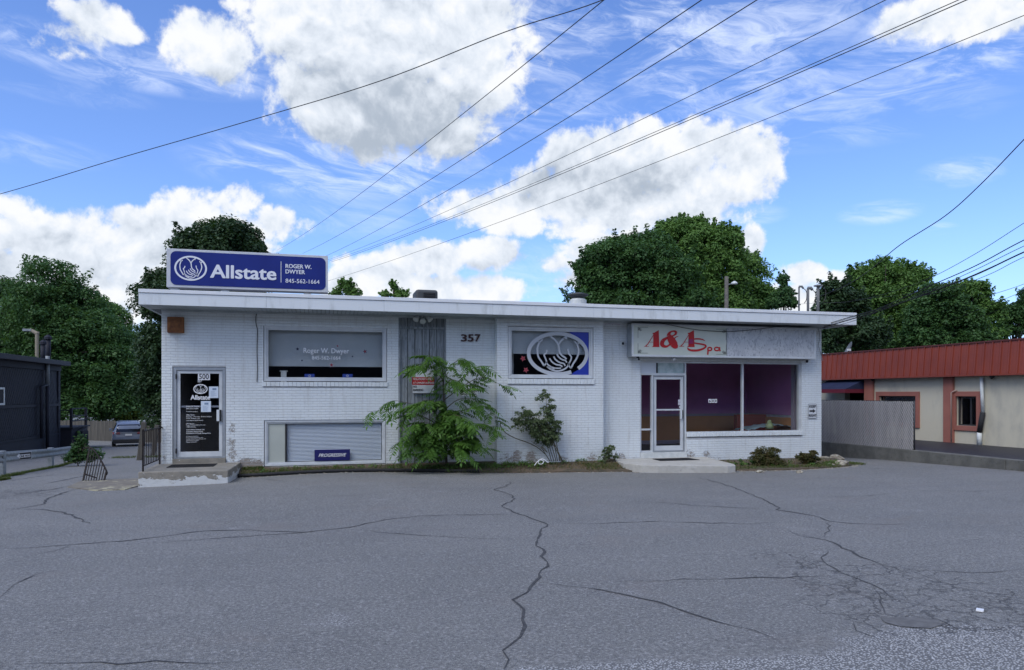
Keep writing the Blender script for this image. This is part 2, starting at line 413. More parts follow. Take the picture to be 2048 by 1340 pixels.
m_black = M_('black_rubber', (.012,.012,.014), .8, (.025,.025,.028), 30, .003, 200)
m_blackmetal = M_('black_painted_iron', (.012,.012,.014), .6, (.022,.015,.013), 20, spec=.2)
m_rust = M_('rusted_steel', (.26,.105,.035), .85, (.13,.05,.022), 7, .003, 60)
m_white = M_('white_vinyl', (.82,.83,.85), .5)
m_offwhite = M_('weathered_white', (.66,.68,.67), .6, (.55,.58,.57), 5)
m_blue = M_('deep_blue_sign', (.009,.020,.165), .5, (.011,.025,.19), 1.5, spec=.25)
m_navy = M_('navy_sign', (.012,.012,.115), .4)
m_red = M_('sign_red', (.46,.008,.012), .45)
m_numred = M_('dark_number_paint', (.035,.006,.010), .4)
m_ink = M_('black_ink', (.015,.015,.02), .5)
m_glass = glass_mat('window_glass', (.985,.99,.99))
m_glass2 = glass_mat('smoked_window_glass', (.93,.93,.95))
m_shade = M_('roller_shade', (.42,.46,.49), .8, (.38,.42,.45), 2)
m_blind = M_('blind_slat', (.60,.66,.74), .5)
m_grout = M_('dark_gap', (.02,.02,.022), .9)
def wood_grey():
    m = bpy.data.materials.new('weathered_grey_wood'); m.use_nodes = True; t = NT(m.node_tree); bs = m.node_tree.nodes['Principled BSDF']
    g = V(t, t.node('ShaderNodeNewGeometry').outputs['Position'])
    gr = t.noise(t.vadd(t.vmul(g, (9,9,.9)), t.vmul(t.noise(g, 2, 2, .5, out='Color'), 1.2)), 2.2, 6, .6, .6)
    f = t.noise(t.vmul(g, (60,60,3)), 3, 4, .6)
    c = t.mix(t.step(gr, .36, .66), (.17,.19,.205), (.30,.33,.355)); c = t.mix(t.step(f, .5, .75)*.25, c, (.13,.14,.15))
    t.put(bs.inputs['Base Color'], c); bs.inputs['Roughness'].default_value = .75
    b = t.node('ShaderNodeBump', {'Height': f+gr, 'Strength': 1.0, 'Distance': .002}); t.put(bs.inputs['Normal'], V(t, b.outputs[0])); return m
m_wood = wood_grey()
def concrete(name, c1, c2, c3, spotc=None, lst=None):
    m = bpy.data.materials.new(name); m.use_nodes = True; t = NT(m.node_tree); bs = m.node_tree.nodes['Principled BSDF']
    g = V(t, t.node('ShaderNodeNewGeometry').outputs['Position'])
    c = t.mix(t.step(t.noise(g, 2.3, 6, .65), .35, .65), c1, c2); c = t.mix(t.step(t.noise(g, 9, 6, .7), .55, .72)*.7, c, c3)
    c = t.mix(t.step(t.noise(g, 130, 3, .6), .55, .7)*.5, c, c3)
    if spotc:
        x, y, z = t.sep(g); pn = t.noise(t.vmul(g, (1,1,2.0)), 4.5, 6, .65)
        c = t.mix(t.step(pn+lst(t, x, y, z), .50, .53), c, spotc)
    t.put(bs.inputs['Base Color'], c); bs.inputs['Roughness'].default_value = .88
    b = t.node('ShaderNodeBump', {'Height': t.noise(g, 12, 8, .7), 'Strength': 1.0, 'Distance': .02}); t.put(bs.inputs['Normal'], V(t, b.outputs[0])); return m
m_stoop = concrete('stoop_concrete', (.20,.19,.165), (.27,.25,.215), (.12,.115,.10), (.55,.57,.58), lambda t, x, y, z: t.step(z, -.04, -.24)*.30-.14)
m_slab = concrete('pale_slab_concrete', (.42,.41,.38), (.48,.47,.44), (.26,.25,.23))
m_wallc = concrete('old_retaining_concrete', (.10,.10,.092), (.15,.148,.135), (.05,.05,.045))
# asphalt
def asphalt():
    m = bpy.data.materials.new('asphalt'); m.use_nodes = True; t = NT(m.node_tree); bs = m.node_tree.nodes['Principled BSDF']
    g = V(t, t.node('ShaderNodeNewGeometry').outputs['Position'])
    grain = t.noise(g, 130, 3, .75); grain2 = t.voro(g, 95); big = t.noise(g, .35, 5, .6); mid = t.noise(t.vmul(g, (.5,1.4,1)), 1.3, 6, .65)
    c = t.mix(t.step(big, .3, .7), (.163,.164,.153), (.206,.205,.192))
    c = t.mix(t.step(mid, .45, .75)*.35, c, (.12,.118,.118))
    c = t.mix(t.step(grain, .48, .60)*.6, c, (.085,.085,.09))
    g3 = t.noise(g, 40, 4, .75); c = t.mix(t.step(g3, .50, .62)*.75, c, (.07,.07,.072)); c = t.mix(t.step(g3, .47, .34)*.75, c, (.40,.395,.385)); g4 = t.noise(g, 13, 5, .8); c = t.mix(t.step(g4, .52, .66)*.35, c, (.10,.10,.102))
    stn = t.step(t.noise(g, .55, 6, .7, .4), .60, .72); c = t.mix(stn*.30, c, (.10,.097,.095)); trk = t.step(t.noise(t.vmul(g, (.25,2.2,1)), .8, 4, .6, .3), .56, .70); c = t.mix(trk*.22, c, (.11,.11,.115))
    st = t.step(t.voro(g, 95, out='Color').nt and t.noise(g, 210, 2, .6), .55, .66)
    c = t.mix(st*.8, c, (.42,.42,.43))
    # brown cast patches, tyre grime
    c = t.mix(t.step(t.noise(g, .8, 4, .55), .55, .75)*.35, c, (.20,.18,.165))
    # worn open aggregate at the street edge
    x, y, z = t.sep(g); wob = t.noise(g, 1.1, 5, .6)
    sp = spots(t, g, [(*gat(x,y), q*1.7) for x,y,q in [(1960,1325,.62),(2060,1320,.6),(1870,1335,.42),(1780,1350,.36),(1640,1358,.32),(1500,1362,.30),(1350,1365,.28),(1200,1368,.26),(1080,1370,.24),(2150,1330,.7)]])
    wear = t.step(sp+(wob-.5)*1.3+(t.noise(g, 6, 4, .6)-.5)*.5, .16, .40)
    agg = t.mix(t.step(t.voro(g, 62), .25, .55), (.60,.60,.59), (.13,.13,.13)); agg = t.mix(t.step(t.noise(g, 120, 2, .6), .5, .6)*.6, agg, (.16,.16,.165))
    c = t.mix(wear*.9, c, agg)
    # alligator cracking between the long cracks and the worn corner
    al = spots(t, g, [(-.35,-13.6,0,.9),(-.75,-14.3,0,.8),(.25,-13.4,0,.9),(-.1,-14.6,0,.8),(.5,-14.5,0,.8),(-.2,-12.4,0,.6),(-11.5,-2.3,-.4,1.6),(-14.0,-.5,-.4,2.2)])
    e1 = t.voro(t.vadd(g, t.vmul(t.noise(g, 4, 4, .6, out='Color'), .35)), 1.7, 'DISTANCE_TO_EDGE')
    e2 = t.voro(t.vadd(g, t.vmul(t.noise(g, 6, 4, .6, out='Color'), .22)), 4.2, 'DISTANCE_TO_EDGE')
    cr = (t.step(e1, .022, .004)*t.step(al+(wob-.5)*.8, .12, .3)).max(t.step(e2, .03, .006)*t.step(al+(wob-.5)*1.0, .38, .55)*.8)
    c = t.mix(cr*.62, c, (.04,.04,.042))
    t.put(bs.inputs['Base Color'], c); bs.inputs['Roughness'].default_value = .82; bs.inputs['Specular IOR Level'].default_value = .35
    b = t.node('ShaderNodeBump', {'Height': grain+grain2*.6-cr*2.0, 'Strength': .8, 'Distance': .006}); t.put(bs.inputs['Normal'], V(t, b.outputs[0])); return m
m_asph = asphalt()
m_crack = M_('crack_shadow', (.040,.040,.042), .9, (.075,.075,.075), 25)
m_tar = M_('sealed_crack_tar', (.06,.06,.064), .7, (.10,.10,.102), 8)
m_newasph = M_('fresh_black_asphalt', (.016,.016,.022), .55, (.028,.028,.034), 4, .004, 120)
m_soil = M_('dry_soil', (.13,.095,.065), .95, (.075,.065,.045), 5, .02, 40)
def leafmat(name, c1, c2, c3, nscale=.9, trans=.35, rough=.55):
    m = bpy.data.materials.new(name); m.use_nodes = True; m.node_tree.nodes.clear(); t = NT(m.node_tree)
    g = V(t, t.node('ShaderNodeNewGeometry').outputs['Position'])
    c = t.mix(t.step(t.noise(g, nscale, 3, .6), .35, .65), c1, c2); c = t.mix(t.step(t.noise(g, nscale*9, 2, .6), .5, .7)*.6, c, c3)
    p = t.node('ShaderNodeBsdfPrincipled', {'Base Color': c, 'Roughness': rough, 'Specular IOR Level': .3})
    tl = t.node('ShaderNodeBsdfTranslucent'); t.put(tl.inputs[0], t.mix(.5, c, (.10,.20,.02)))
    mx = t.node('ShaderNodeMixShader'); mx.inputs[0].default_value = trans; t.l.new(p.outputs[0], mx.inputs[1]); t.l.new(tl.outputs[0], mx.inputs[2])
    o = t.node('ShaderNodeOutputMaterial'); t.l.new(mx.outputs[0], o.inputs[0]); return m
m_leafA = leafmat('maple_leaf', (.034,.088,.030), (.072,.155,.046), (.12,.22,.062))
m_leafB = leafmat('light_leaf', (.080,.170,.040), (.140,.260,.060), (.21,.34,.085))
m_leafC = leafmat('dark_leaf', (.022,.052,.022), (.040,.078,.030), (.06,.105,.038), trans=.2)
m_leafS = leafmat('sapling_leaf', (.062,.150,.026), (.10,.215,.036), (.16,.29,.05), 3, .4, .45)
m_leafR = leafmat('rose_leaf', (.08,.13,.055), (.12,.16,.08), (.19,.18,.10), 8)
m_leafBr = leafmat('azalea_leaf', (.06,.075,.022), (.10,.075,.03), (.16,.12,.05), 7)
m_grass = leafmat('grass_blade', (.07,.11,.025), (.10,.12,.035), (.17,.15,.06), 3, .3, .7)
m_bark = M_('bark', (.055,.045,.036), .9, (.09,.075,.06), 9, .02, 25)
m_stem = M_('green_brown_stem', (.07,.06,.035), .8, (.10,.09,.05), 20)
m_rock = M_('pale_rock', (.40,.37,.30), .9, (.20,.17,.13), 9, .05, 11, fac=(.42,.58))
m_wire = M_('black_cable', (.012,.012,.014), .6)
m_galv = M_('galvanised_steel', (.26,.28,.30), .55, (.18,.20,.215), 5, metal=.3)
m_cream = M_('cream_stucco', (.61,.565,.44), .85, (.45,.425,.35), 1.6, .003, 60, fac=(.46,.76), stretch=(1,1,.45))
m_redm = M_('red_brown_metal', (.25,.050,.028), .5, (.215,.043,.026), 1.2)
m_pink = M_('terracotta_trim', (.36,.135,.10), .8, (.32,.12,.09), 2)
m_navyside = M_('navy_siding', (.0075,.009,.019), .75, (.011,.013,.026), 3)
# ------------------------------------------------------------------ ground
def axis(ranges):
    out = []
    for a, b, st in ranges:
        n = max(1, round((b-a)/st)); out += [a+(b-a)*i/n for i in range(n)]
    return out+[ranges[-1][1]]
gx = axis([(-700,-60,80),(-60,-16,4),(-16,8,.5),(8,12.2,1),(12.2,60,6),(60,700,80)])
gy = sorted(set([round(v,3) for v in axis([(-200,-45,30),(-45,-19,2),(-19,-10,1),(-10,5,.5),(5,20,1),(20,60,3),(60,700,80)])]+[p[0] for p in PROF]))
mb = MB(); nx = len(gx)
mb.v = [(x, y, ter(x, y)) for y in gy for x in gx]
mb.f = [(j*nx+i, j*nx+i+1, (j+1)*nx+i+1, (j+1)*nx+i) for j in range(len(gy)-1) for i in range(nx-1)]
ground = mb.build('parking_lot_ground', m_asph, smooth=True, kind='structure', origin=(0,0,0))
def subdiv(pts, step, jag, seed):
    r = random.Random(seed); out = [pts[0]]
    for a, b in zip(pts, pts[1:]):
        L = math.dist(a, b); n = max(1, int(L/step))
        for i in range(1, n+1):
            t = i/n; j = jag if i < n else 0
            out.append((a[0]+(b[0]-a[0])*t+r.uniform(-j,j), a[1]+(b[1]-a[1])*t+r.uniform(-j,j)))
    return out
def crack(px, wd, seed, m=None, jag=.035, step=.16):
    g = [gat(*p) for p in px]; pts = subdiv([(p.x, p.y) for p in g], step, jag, seed); r = random.Random(seed+99)
    mb = MB(); n = len(pts); L = []
    for i, (x, y) in enumerate(pts):
        a, b = pts[max(i-1,0)], pts[min(i+1,n-1)]; d = math.hypot(b[0]-a[0], b[1]-a[1]) or 1
        nxx, nyy = -(b[1]-a[1])/d, (b[0]-a[0])/d; ww = wd*r.uniform(.35, 1.25)*min(1, (min(i, n-1-i)+.5)/5)/2
        for s_ in (1, -1):
            X, Yy = x+nxx*ww*s_, y+nyy*ww*s_; L.append((X, Yy, ter(X, Yy)+.005))
    mb.add(L, [(2*i, 2*i+1, 2*i+3, 2*i+2) for i in range(n-1)])
    return mb.build('crack', m or m_crack, ground)
CR = [([(1018,962),(1021,968),(1008,974),(988,979),(1022,990),(1030,998),(1003,1012),(1030,1026),(1060,1036),(1095,1049),(1080,1065),(1075,1080),(1072,1092),(1090,1105),(1082,1113),(1095,1125),(1083,1140),(1080,1155),(1070,1164),(1055,1185),(1025,1200),(1048,1220),(1045,1240),(1050,1253),(1040,1275),(1005,1302),(1008,1340)],.030),
      ([(1040,1029),(900,1030),(840,1032),(770,1040),(700,1055),(610,1065),(500,1060),(410,1062),(350,1070),(270,1080),(180,1087),(140,1090),(60,1096),(0,1098)],.022),
      ([(700,1055),(600,1066),(460,1075),(330,1085),(250,1089)],.012),([(700,1058),(800,1068),(960,1077),(1050,1080)],.009),
      ([(140,1090),(110,1102),(50,1115),(0,1126)],.018),([(1092,1048),(1180,1048),(1300,1043),(1400,1046),(1500,1048),(1600,1044)],.014),
      ([(1395,955),(1440,966),(1480,980),(1520,996),(1550,1012),(1560,1016),(1552,1020),(1600,1027),(1640,1035),(1660,1043),(1700,1047),(1760,1049),(1830,1048)],.030),
      ([(1550,1018),(1500,1017),(1400,1012),(1320,1005),(1250,1003)],.014),([(1660,1044),(1655,1056),(1660,1062),(1650,1072),(1636,1078)],.020),
      ([(1575,1060),(1600,1072),(1650,1080),(1680,1092),(1710,1108),(1745,1122),(1790,1136),(1808,1146)],.020),([(1780,1134),(1850,1141),(1950,1146),(2048,1139)],.018),
      ([(1655,1100),(1642,1115),(1655,1130),(1680,1145),(1710,1156),(1745,1170),(1775,1190),(1820,1205)],.018),
      ([(1080,1164),(1130,1172),(1200,1180),(1250,1190),(1320,1205),(1380,1227),(1430,1243),(1510,1262),(1560,1282)],.014),
      ([(1200,1168),(1260,1162),(1400,1159),(1480,1157),(1640,1154),(1700,1150)],.011),([(1745,1170),(1760,1205),(1770,1228),(1800,1235)],.012),
      ([(1830,1236),(1870,1238),(1890,1245),(1910,1256),(1980,1260),(2048,1275)],.030),([(1705,1240),(1712,1262),(1760,1280),(1805,1292),(1830,1285)],.012),
      ([(0,1022),(40,1017),(90,1008),(95,997),(130,985),(155,978)],.045),([(25,1018),(80,1019),(130,1026),(150,1034),(180,1048)],.05),
      ([(0,990),(60,985),(110,978),(140,972)],.06),([(0,1195),(15,1182),(30,1168),(70,1150),(110,1142),(180,1133)],.018),
      ([(15,1005),(60,997),(100,991)],.02),([(1770,975),(1850,982),(1950,983),(2048,980)],.014),([(1590,994),(1700,994),(1800,986)],.012),
      ([(0,1330),(150,1327),(350,1325),(420,1328),(520,1320)],.012),([(640,993),(775,990)],.02),([(780,976),(880,974)],.02),
      ([(1960,998),(2048,1002)],.012),([(1965,1060),(2048,1066)],.011),([(1730,1228),(1800,1240),(1850,1262),(1860,1272)],.014)]
for i, (p, wd) in enumerate(CR): crack(p, wd*(1.9 if wd < .016 else 1.45 if wd < .028 else 1.0), 100+i)
# sealed dark smears near the building
for i, (p, wd) in enumerate([([(450,976),(505,972)],.09),([(520,958),(575,963)],.05),([(300,970),(440,962)],.03),([(1720,935),(1800,940)],.07),([(90,968),(215,945)],.05),([(0,965),(120,948)],.05),([(1790,950),(1860,954)],.05)]):
    crack(p, wd, 300+i, m_tar, .02)
pot = [(1760,1236),(1830,1236),(1872,1240),(1885,1250),(1862,1258),(1800,1254),(1770,1246)]
g_ = [gat(*p) for p in pot]; mb = MB(); mb.add([(p.x,p.y,p.z+.006) for p in g_], [tuple(range(len(g_)))]); mb.build('pothole_patch', M_('worn_dark_patch', (.11,.108,.105), .9, (.15,.148,.145), 14), ground)

# ------------------------------------------------------------------ main building
B_ = thing('commercial_building', (0,0,-.4), 'single storey white painted brick commercial building with flat roof and wide white fascia', 'building')
ZT = 3.735
YB = -.30
bx0, bx1 = at(994,700,YB).x, at(1207,700,YB).x
XL, XR = at(323,780).x, at(1643,780).x
OP = dict(door=(at(345,0).x, at(452,0).x, -.05, at(345,733).z), w1=(at(527,0).x, at(774,0).x, at(527,773).z, at(527,650).z),
          lw=(at(528,0).x, at(772,0).x, -.17, at(528,840).z), wood=(at(797,0).x, at(892,0).x, -.6, 4),
          w2=(at(1016,0,YB).x, at(1187,0,YB).x, at(1016,768,YB).z, at(1016,652,YB).z),
          spa_door=(at(1281,0).x, at(1373,0).x, -.08, at(1281,722).z), spa_win=(at(1373,0).x, at(1603,0).x, at(1603,872).z, at(1281,722).z))
spa_top = OP['spa_door'][3]
COURSE, BL, MJ = .0677, .199, .0085
bricks = []   # (x0, x1, z0, yface)
def courses(x0, x1, z0, z1, Y, ops):
    r = random.Random(int(x0*10)); k = 0; z = z0
    while z < z1-.01:
        off = (k % 2)*.1015; x = x0-off
        while x < x1:
            segs = [(max(x, x0), min(x+BL, x1))]
            for (a, b, c, d) in ops:
                if z+COURSE > c+.012 and z < d-.012:
                    new = []
                    for (p, q) in segs:
                        if q <= a or p >= b: new.append((p, q))
                        else:
                            if p < a: new.append((p, a-.001))
                            if q > b: new.append((b+.001, q))
                    segs = new
            for (p, q) in segs:
                if q-p > .02: bricks.append((p, q+.004 if q-p > BL-.003 else q, z, min(COURSE-MJ, z1-z), Y-r.uniform(0,.0022)))
            x += BL+MJ
        z += COURSE; k += 1
Z0 = -.46
o = OP
courses(XL, o['wood'][0], Z0, ZT, 0, [o['door'], o['w1'], o['lw']])
courses(o['wood'][1], bx0+.02, Z0, ZT, 0, [])
courses(bx0, bx1, Z0, ZT, YB, [o['w2']])
courses(bx1-.02, XR, Z0, ZT, 0, [o['spa_door'], o['spa_win']])
cam_p = Vector((CX, CY, EYE))
def chamf(mb, x0, x1, y, z0, z1, c=.0045, dp=.02):
    vs = [(x0,y+dp,z0),(x1,y+dp,z0),(x1,y+dp,z1),(x0,y+dp,z1),(x0,y+c,z0),(x1,y+c,z0),(x1,y+c,z1),(x0,y+c,z1),(x0+c,y,z0+c),(x1-c,y,z0+c),(x1-c,y,z1-c),(x0+c,y,z1-c)]
    mb.add(vs, [(8,9,10,11),(4,5,9,8),(5,6,10,9),(6,7,11,10),(7,4,8,11),(0,1,5,4),(1,2,6,5),(2,3,7,6),(3,0,4,7)])
# nearest whole bricks in clear view are single parts; the rest of the same coursing is one part
def clear(b):
    x = (b[0]+b[1])/2
    return abs((b[1]-b[0])-BL-.004) < .002 and abs(b[3]-(COURSE-MJ)) < .001 and -6.9 < x < -3.4 and 1.0 < b[2] < 3.6
whole = sorted([b for b in bricks if clear(b)], key=lambda b: (Vector(((b[0]+b[1])/2, b[4], b[2]))-cam_p).length)[:300]
single = set(whole)
mb = MB(); chamf(mb, -BL/2-.002, BL/2+.002, 0, -(COURSE-MJ)/2, (COURSE-MJ)/2)
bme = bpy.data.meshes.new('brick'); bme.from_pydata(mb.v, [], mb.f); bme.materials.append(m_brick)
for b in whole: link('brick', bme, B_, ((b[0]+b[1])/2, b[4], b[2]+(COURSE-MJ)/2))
mb = MB()
for b in bricks:
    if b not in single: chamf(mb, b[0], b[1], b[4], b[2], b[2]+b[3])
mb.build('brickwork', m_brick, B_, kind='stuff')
# returns of the projecting bay and the end walls
def wall_cells(mb, x0, x1, z0, z1, y0, y1, ops):
    xs = sorted(set([x0, x1]+[min(max(v,x0),x1) for q in ops for v in q[:2]])); zs = sorted(set([z0, z1]+[min(max(v,z0),z1) for q in ops for v in q[2:]]))
    for a, b in zip(xs, xs[1:]):
        run = None
        for c, d in zip(zs, zs[1:]):
            mx, mz = (a+b)/2, (c+d)/2
            solid = not any(q[0] < mx < q[1] and q[2] < mz < q[3] for q in ops)
            if solid: run = (run[0], d) if run else (c, d)
            if (not solid or d == zs[-1]) and run:
                mb.box(a, b, y0, y1, run[0], run[1]); run = None
mb = MB(); mj = .0065
wall_cells(mb, XL+.004, o['wood'][0], Z0, ZT, mj, .24, [o['door'], o['w1'], o['lw']])
wall_cells(mb, o['wood'][1], bx0+.25, Z0, ZT, mj, .24, [])
wall_cells(mb, bx0+.006, bx1-.006, Z0, ZT, YB+mj, YB+.22, [o['w2']])
wall_cells(mb, bx1-.25, XR-.004, Z0, ZT, mj, .24, [o['spa_door'], o['spa_win']])
mb.box(bx0+.006, bx0+.22, YB+.22, mj, Z0, ZT); mb.box(bx1-.22, bx1-.006, YB+.22, mj, Z0, ZT)
mb.box(XL+.004, XL+.24, .24, 12.76, Z0-2.2, ZT); mb.box(XR-.24, XR-.004, .24, 12.76, Z0-.6, ZT); mb.box(XL+.004, XR-.004, 12.76, 13, Z0-2.4, ZT)
mb.box(bx0+.4, bx0+.6, .24, 6, Z0, ZT); mb.box(3.2, 3.4, .24, 6, Z0, ZT)
mb.box(XL+.004, XL+.24, mj, .24, Z0-1.2, Z0)
mb.build('wall', m_mortar, B_)
mb = MB()
for (xs, y0, y1) in ((bx0, YB+.01, 0.0), (bx1, YB+.01, 0.0), (XL, .02, 12.9), (XR, .02, 12.9)):
    k = 0; z = Z0 if xs not in (XL,) else Z0
    while z < ZT-.02:
        y = y0-(k % 2)*.1
        while y < y1:
            a, b = max(y, y0), min(y+BL, y1)
            if b-a > .02:
                lo = xs in (bx0, XL); x_in = xs+.012 if lo else xs-.012
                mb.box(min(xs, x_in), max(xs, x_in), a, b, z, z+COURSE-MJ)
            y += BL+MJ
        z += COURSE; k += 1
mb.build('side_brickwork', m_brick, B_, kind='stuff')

# roof, fascia, soffit
YF = -.95
fx0, fx1 = at(277,0,YF).x, at(1713,0,YF).x
mb = MB(); mb.box(fx0+.02, fx1-.02, YF+.02, 13.3, ZT+.05, ZT+.33); mb.build('roof', M_('roof_membrane', (.16,.16,.165), .9, (.22,.22,.22), 2), B_)
n = 7; wpan = (fx1-fx0)/n
for i in range(n):
    mb = MB(); mb.box(fx0+i*wpan+(.002 if i else 0), fx0+(i+1)*wpan-(.002 if i < n-1 else 0), YF, YF+.018, ZT-.005, ZT+.262-.003*(i % 2)); mb.build('fascia_board', m_metalw, B_, bevel=.004)
    mb = MB(); mb.box(fx0+i*wpan-.006+.004, fx0+(i+1)*wpan-.002, YF-.02, YF+.2, ZT+.268, ZT+.352+.004*(i % 2)); mb.build('drip_edge', m_fascia2, B_, bevel=.006)
for xx, nm in ((fx0, 0), (fx1-.018, 1)):
    mb = MB(); mb.box(xx, xx+.018, YF+.02, 13.3, ZT-.005, ZT+.262); mb.build('fascia_board', m_metalw, B_)
    mb = MB(); mb.box(xx-.02 if nm == 0 else xx-.15, xx+.17 if nm == 0 else xx+.04, YF+.202, 13.3, ZT+.268, ZT+.352); mb.build('drip_edge', m_fascia2, B_)
mb = MB(); x = fx0+.03
while x < fx1-.12:
    mb.box(x, x+.088, YF+.022, -.0, ZT-.0, ZT+.02); x += .10
mb.build('soffit_slats', m_soffit, B_, kind='stuff')
mb = MB(); mb.box(fx0+.019, fx1-.019, YF+.019, 13.2, ZT+.021, ZT+.049); mb.build('soffit_board', M_('soffit_gap', (.10,.11,.12), .9), B_)
mb = MB(); mb.box(XL+.02, bx0-.01, -.045, -.003, ZT-.05, ZT-.003); mb.box(bx0, bx1, YB-.045, YB-.003, ZT-.05, ZT-.003); mb.box(bx1+.01, XR-.01, -.045, -.003, ZT-.05, ZT-.003)
mb.build('frieze_trim', m_soffit, B_)

# interiors
m_purple = M_('purple_room_paint', (.50,.20,.42), .8, (.44,.18,.37), 1.5)
m_orange = M_('brown_orange_room_paint', (.62,.28,.095), .75, (.54,.24,.08), 1.5)
mb = MB()
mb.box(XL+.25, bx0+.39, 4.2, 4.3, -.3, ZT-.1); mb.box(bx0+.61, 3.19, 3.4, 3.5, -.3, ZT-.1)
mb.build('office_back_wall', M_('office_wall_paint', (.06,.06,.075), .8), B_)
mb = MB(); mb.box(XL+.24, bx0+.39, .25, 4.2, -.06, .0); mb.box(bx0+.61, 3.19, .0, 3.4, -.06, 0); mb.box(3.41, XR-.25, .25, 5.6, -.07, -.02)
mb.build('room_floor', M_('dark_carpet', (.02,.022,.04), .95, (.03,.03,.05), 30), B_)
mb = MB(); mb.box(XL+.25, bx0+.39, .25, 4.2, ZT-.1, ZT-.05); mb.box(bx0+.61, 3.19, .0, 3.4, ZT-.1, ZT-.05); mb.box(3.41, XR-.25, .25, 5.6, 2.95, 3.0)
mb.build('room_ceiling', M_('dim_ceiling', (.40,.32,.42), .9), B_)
mb = MB(); mb.box(3.41, XR-.25, 3.6, 3.7, 1.0, 2.95); mb.box(3.401, 3.45, .25, 3.6, 1.0, 2.95); mb.box(9.56, XR-.245, .25, 3.6, 1.0, 2.95); mb.build('spa_upper_wall', m_purple, B_)
mb = MB(); mb.box(3.41, XR-.25, 3.6, 3.7, .10, .92); mb.box(3.401, 3.45, .25, 3.6, .1, .92); mb.box(9.56, XR-.245, .25, 3.6, .1, .92); mb.build('spa_lower_wall', m_orange, B_)
mb = MB(); mb.box(3.46, XR-.26, 3.57, 3.7, .92, 1.0); mb.box(3.401, 3.48, .25, 3.57, .92, 1.0); mb.box(3.46, XR-.26, 3.57, 3.7, -.02, .10); mb.build('chair_rail', M_('room_trim', (.32,.27,.32), .6), B_)
mb = MB(); mb.box(at(1474,0,2.5).x, at(1568,0,2.5).x, 2.5, 2.7, -.02, at(1500,829,2.5).z); mb.build('half_wall', M_('red_brown_panel', (.36,.05,.025), .6), B_)
mb = MB(); mb.box(at(1588,0,.6).x, at(1599,0,.6).x, .6, .75, -.02, 2.95); mb.box(at(1566,0,2.45).x, at(1584,0,2.45).x, 2.45, 2.6, -.02, .92); mb.build('interior_post', M_('grey_violet_trim', (.30,.27,.33), .7), B_)
mb = MB(); mb.box(at(1570,0,2.9).x, at(1588,0,2.9).x, 2.9, 3.0, at(1575,813,2.9).z, at(1575,762,2.9).z); mb.build('pass_through_panel', M_('dim_blue_grey', (.13,.14,.19), .7), B_)

def frame_rect(mb, x0, x1, z0, z1, w_, y0, y1, wt=None, wb=None):
    wt = wt or w_; wb = wb or w_
    mb.box(x0, x1, y0, y1, z1-wt, z1); mb.box(x0, x1, y0, y1, z0, z0+wb); mb.box(x0, x0+w_, y0, y1, z0+wb, z1-wt); mb.box(x1-w_, x1, y0, y1, z0+wb, z1-wt)
def window(x0, x1, z0, z1, Y, w_=.10, label=None):
    g = .012
    mb = MB(); frame_rect(mb, x0+g, x1-g, z0+g, z1-g, w_*.62, Y+.018, Y+.13)
    wd = mb.build('window', m_aluframe, B_, bevel=.004)
    mb = MB(); frame_rect(mb, x0+g+w_*.62, x1-g-w_*.62, z0+g+w_*.62, z1-g-w_*.62, w_*.38, Y+.04, Y+.12); mb.build('inner_frame', m_aluframe, wd, bevel=.003)
    mb = MB(); e = g+w_; mb.box(x0+e-.01, x1-e+.01, Y+.085, Y+.091, z0+e-.01, z1-e+.01); mb.build('pane', m_glass, wd)
    mb = MB(); mb.box(x0+.001, x1-.001, Y+.135, Y+.15, z1-.008, z1); mb.build('head_seal', m_black, wd)
    return wd, (x0+e, x1-e, z0+e, z1-e)
def sill(x0, x1, z, Y, h=.105):
    # a soldier row of sill bricks, slightly proud
    k = round((x1-x0)/.105); r = random.Random(3)
    for i in range(k):
        mb = MB(); a = x0+(x1-x0)*i/k; b = x0+(x1-x0)*(i+1)/k
        chamf(mb, a+.0025, b-.0025, Y-.032-r.uniform(0,.005), z-h+r.uniform(0,.004), z-.004-r.uniform(0,.006), .006, .06)
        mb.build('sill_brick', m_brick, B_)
x0, x1, z0, z1 = o['w1']; zs1 = at(527,763).z; wd1, g1 = window(x0, x1, zs1, z1, 0); sill(x0-.03, x1+.02, zs1, 0, zs1-z0)
mb = MB(); zsh = at(650,731,.3).z; mb.box(g1[0]-.05, g1[1]+.05, .26, .265, zsh, g1[3]+.1); mb.box(g1[0]-.05, g1[1]+.05, .255, .27, zsh-.03, zsh); mb.build('roller_shade', m_shade, wd1)
YT = .080   # lettering sits on the outer face of the pane
put_text('Roger W. Dwyer', at(607,709,YT), at(698,0,YT).x-at(607,0,YT).x, .17, m_white, wd1, bold=.012)
put_text('845-562-1664', at(624,719,YT), at(681,0,YT).x-at(624,0,YT).x, .095, m_white, wd1)
def star(px, py, r, Y, parent, m1, m2, rot=0):
    c = at(px, py, Y)
    for rr, yo, mm in ((r, 0, m2), (r*.68, -.003, m1)):
        mb = MB(); pl = []
        for i in range(10):
            a = math.pi/2+i*math.pi/5+rot; q = rr if i % 2 == 0 else rr*.42; pl.append((c.x+q*math.cos(a), c.z+q*math.sin(a)))
        mb.prism(pl, c.y+yo-.002, c.y+yo); mb.build('star_sticker', mm, parent)
m_starred = M_('star_red', (.30,.03,.05), .5); m_starblue = M_('star_navy', (.02,.02,.06), .5); m_stargrey = M_('star_silver', (.45,.42,.45), .4)
for (px, py, r, a, b, rt) in [(595,698,.048,m_starblue,m_starblue,.2),(675,692,.045,m_starred,m_stargrey,.5),(730,703,.06,m_starred,m_starblue,.3),(663,730,.075,m_starred,m_stargrey,.1),(705,713,.028,m_starblue,m_starblue,0),(604,721,.028,m_starblue,m_starblue,.4)]:
    star(px, py, r, YT, wd1, a, b, rt)
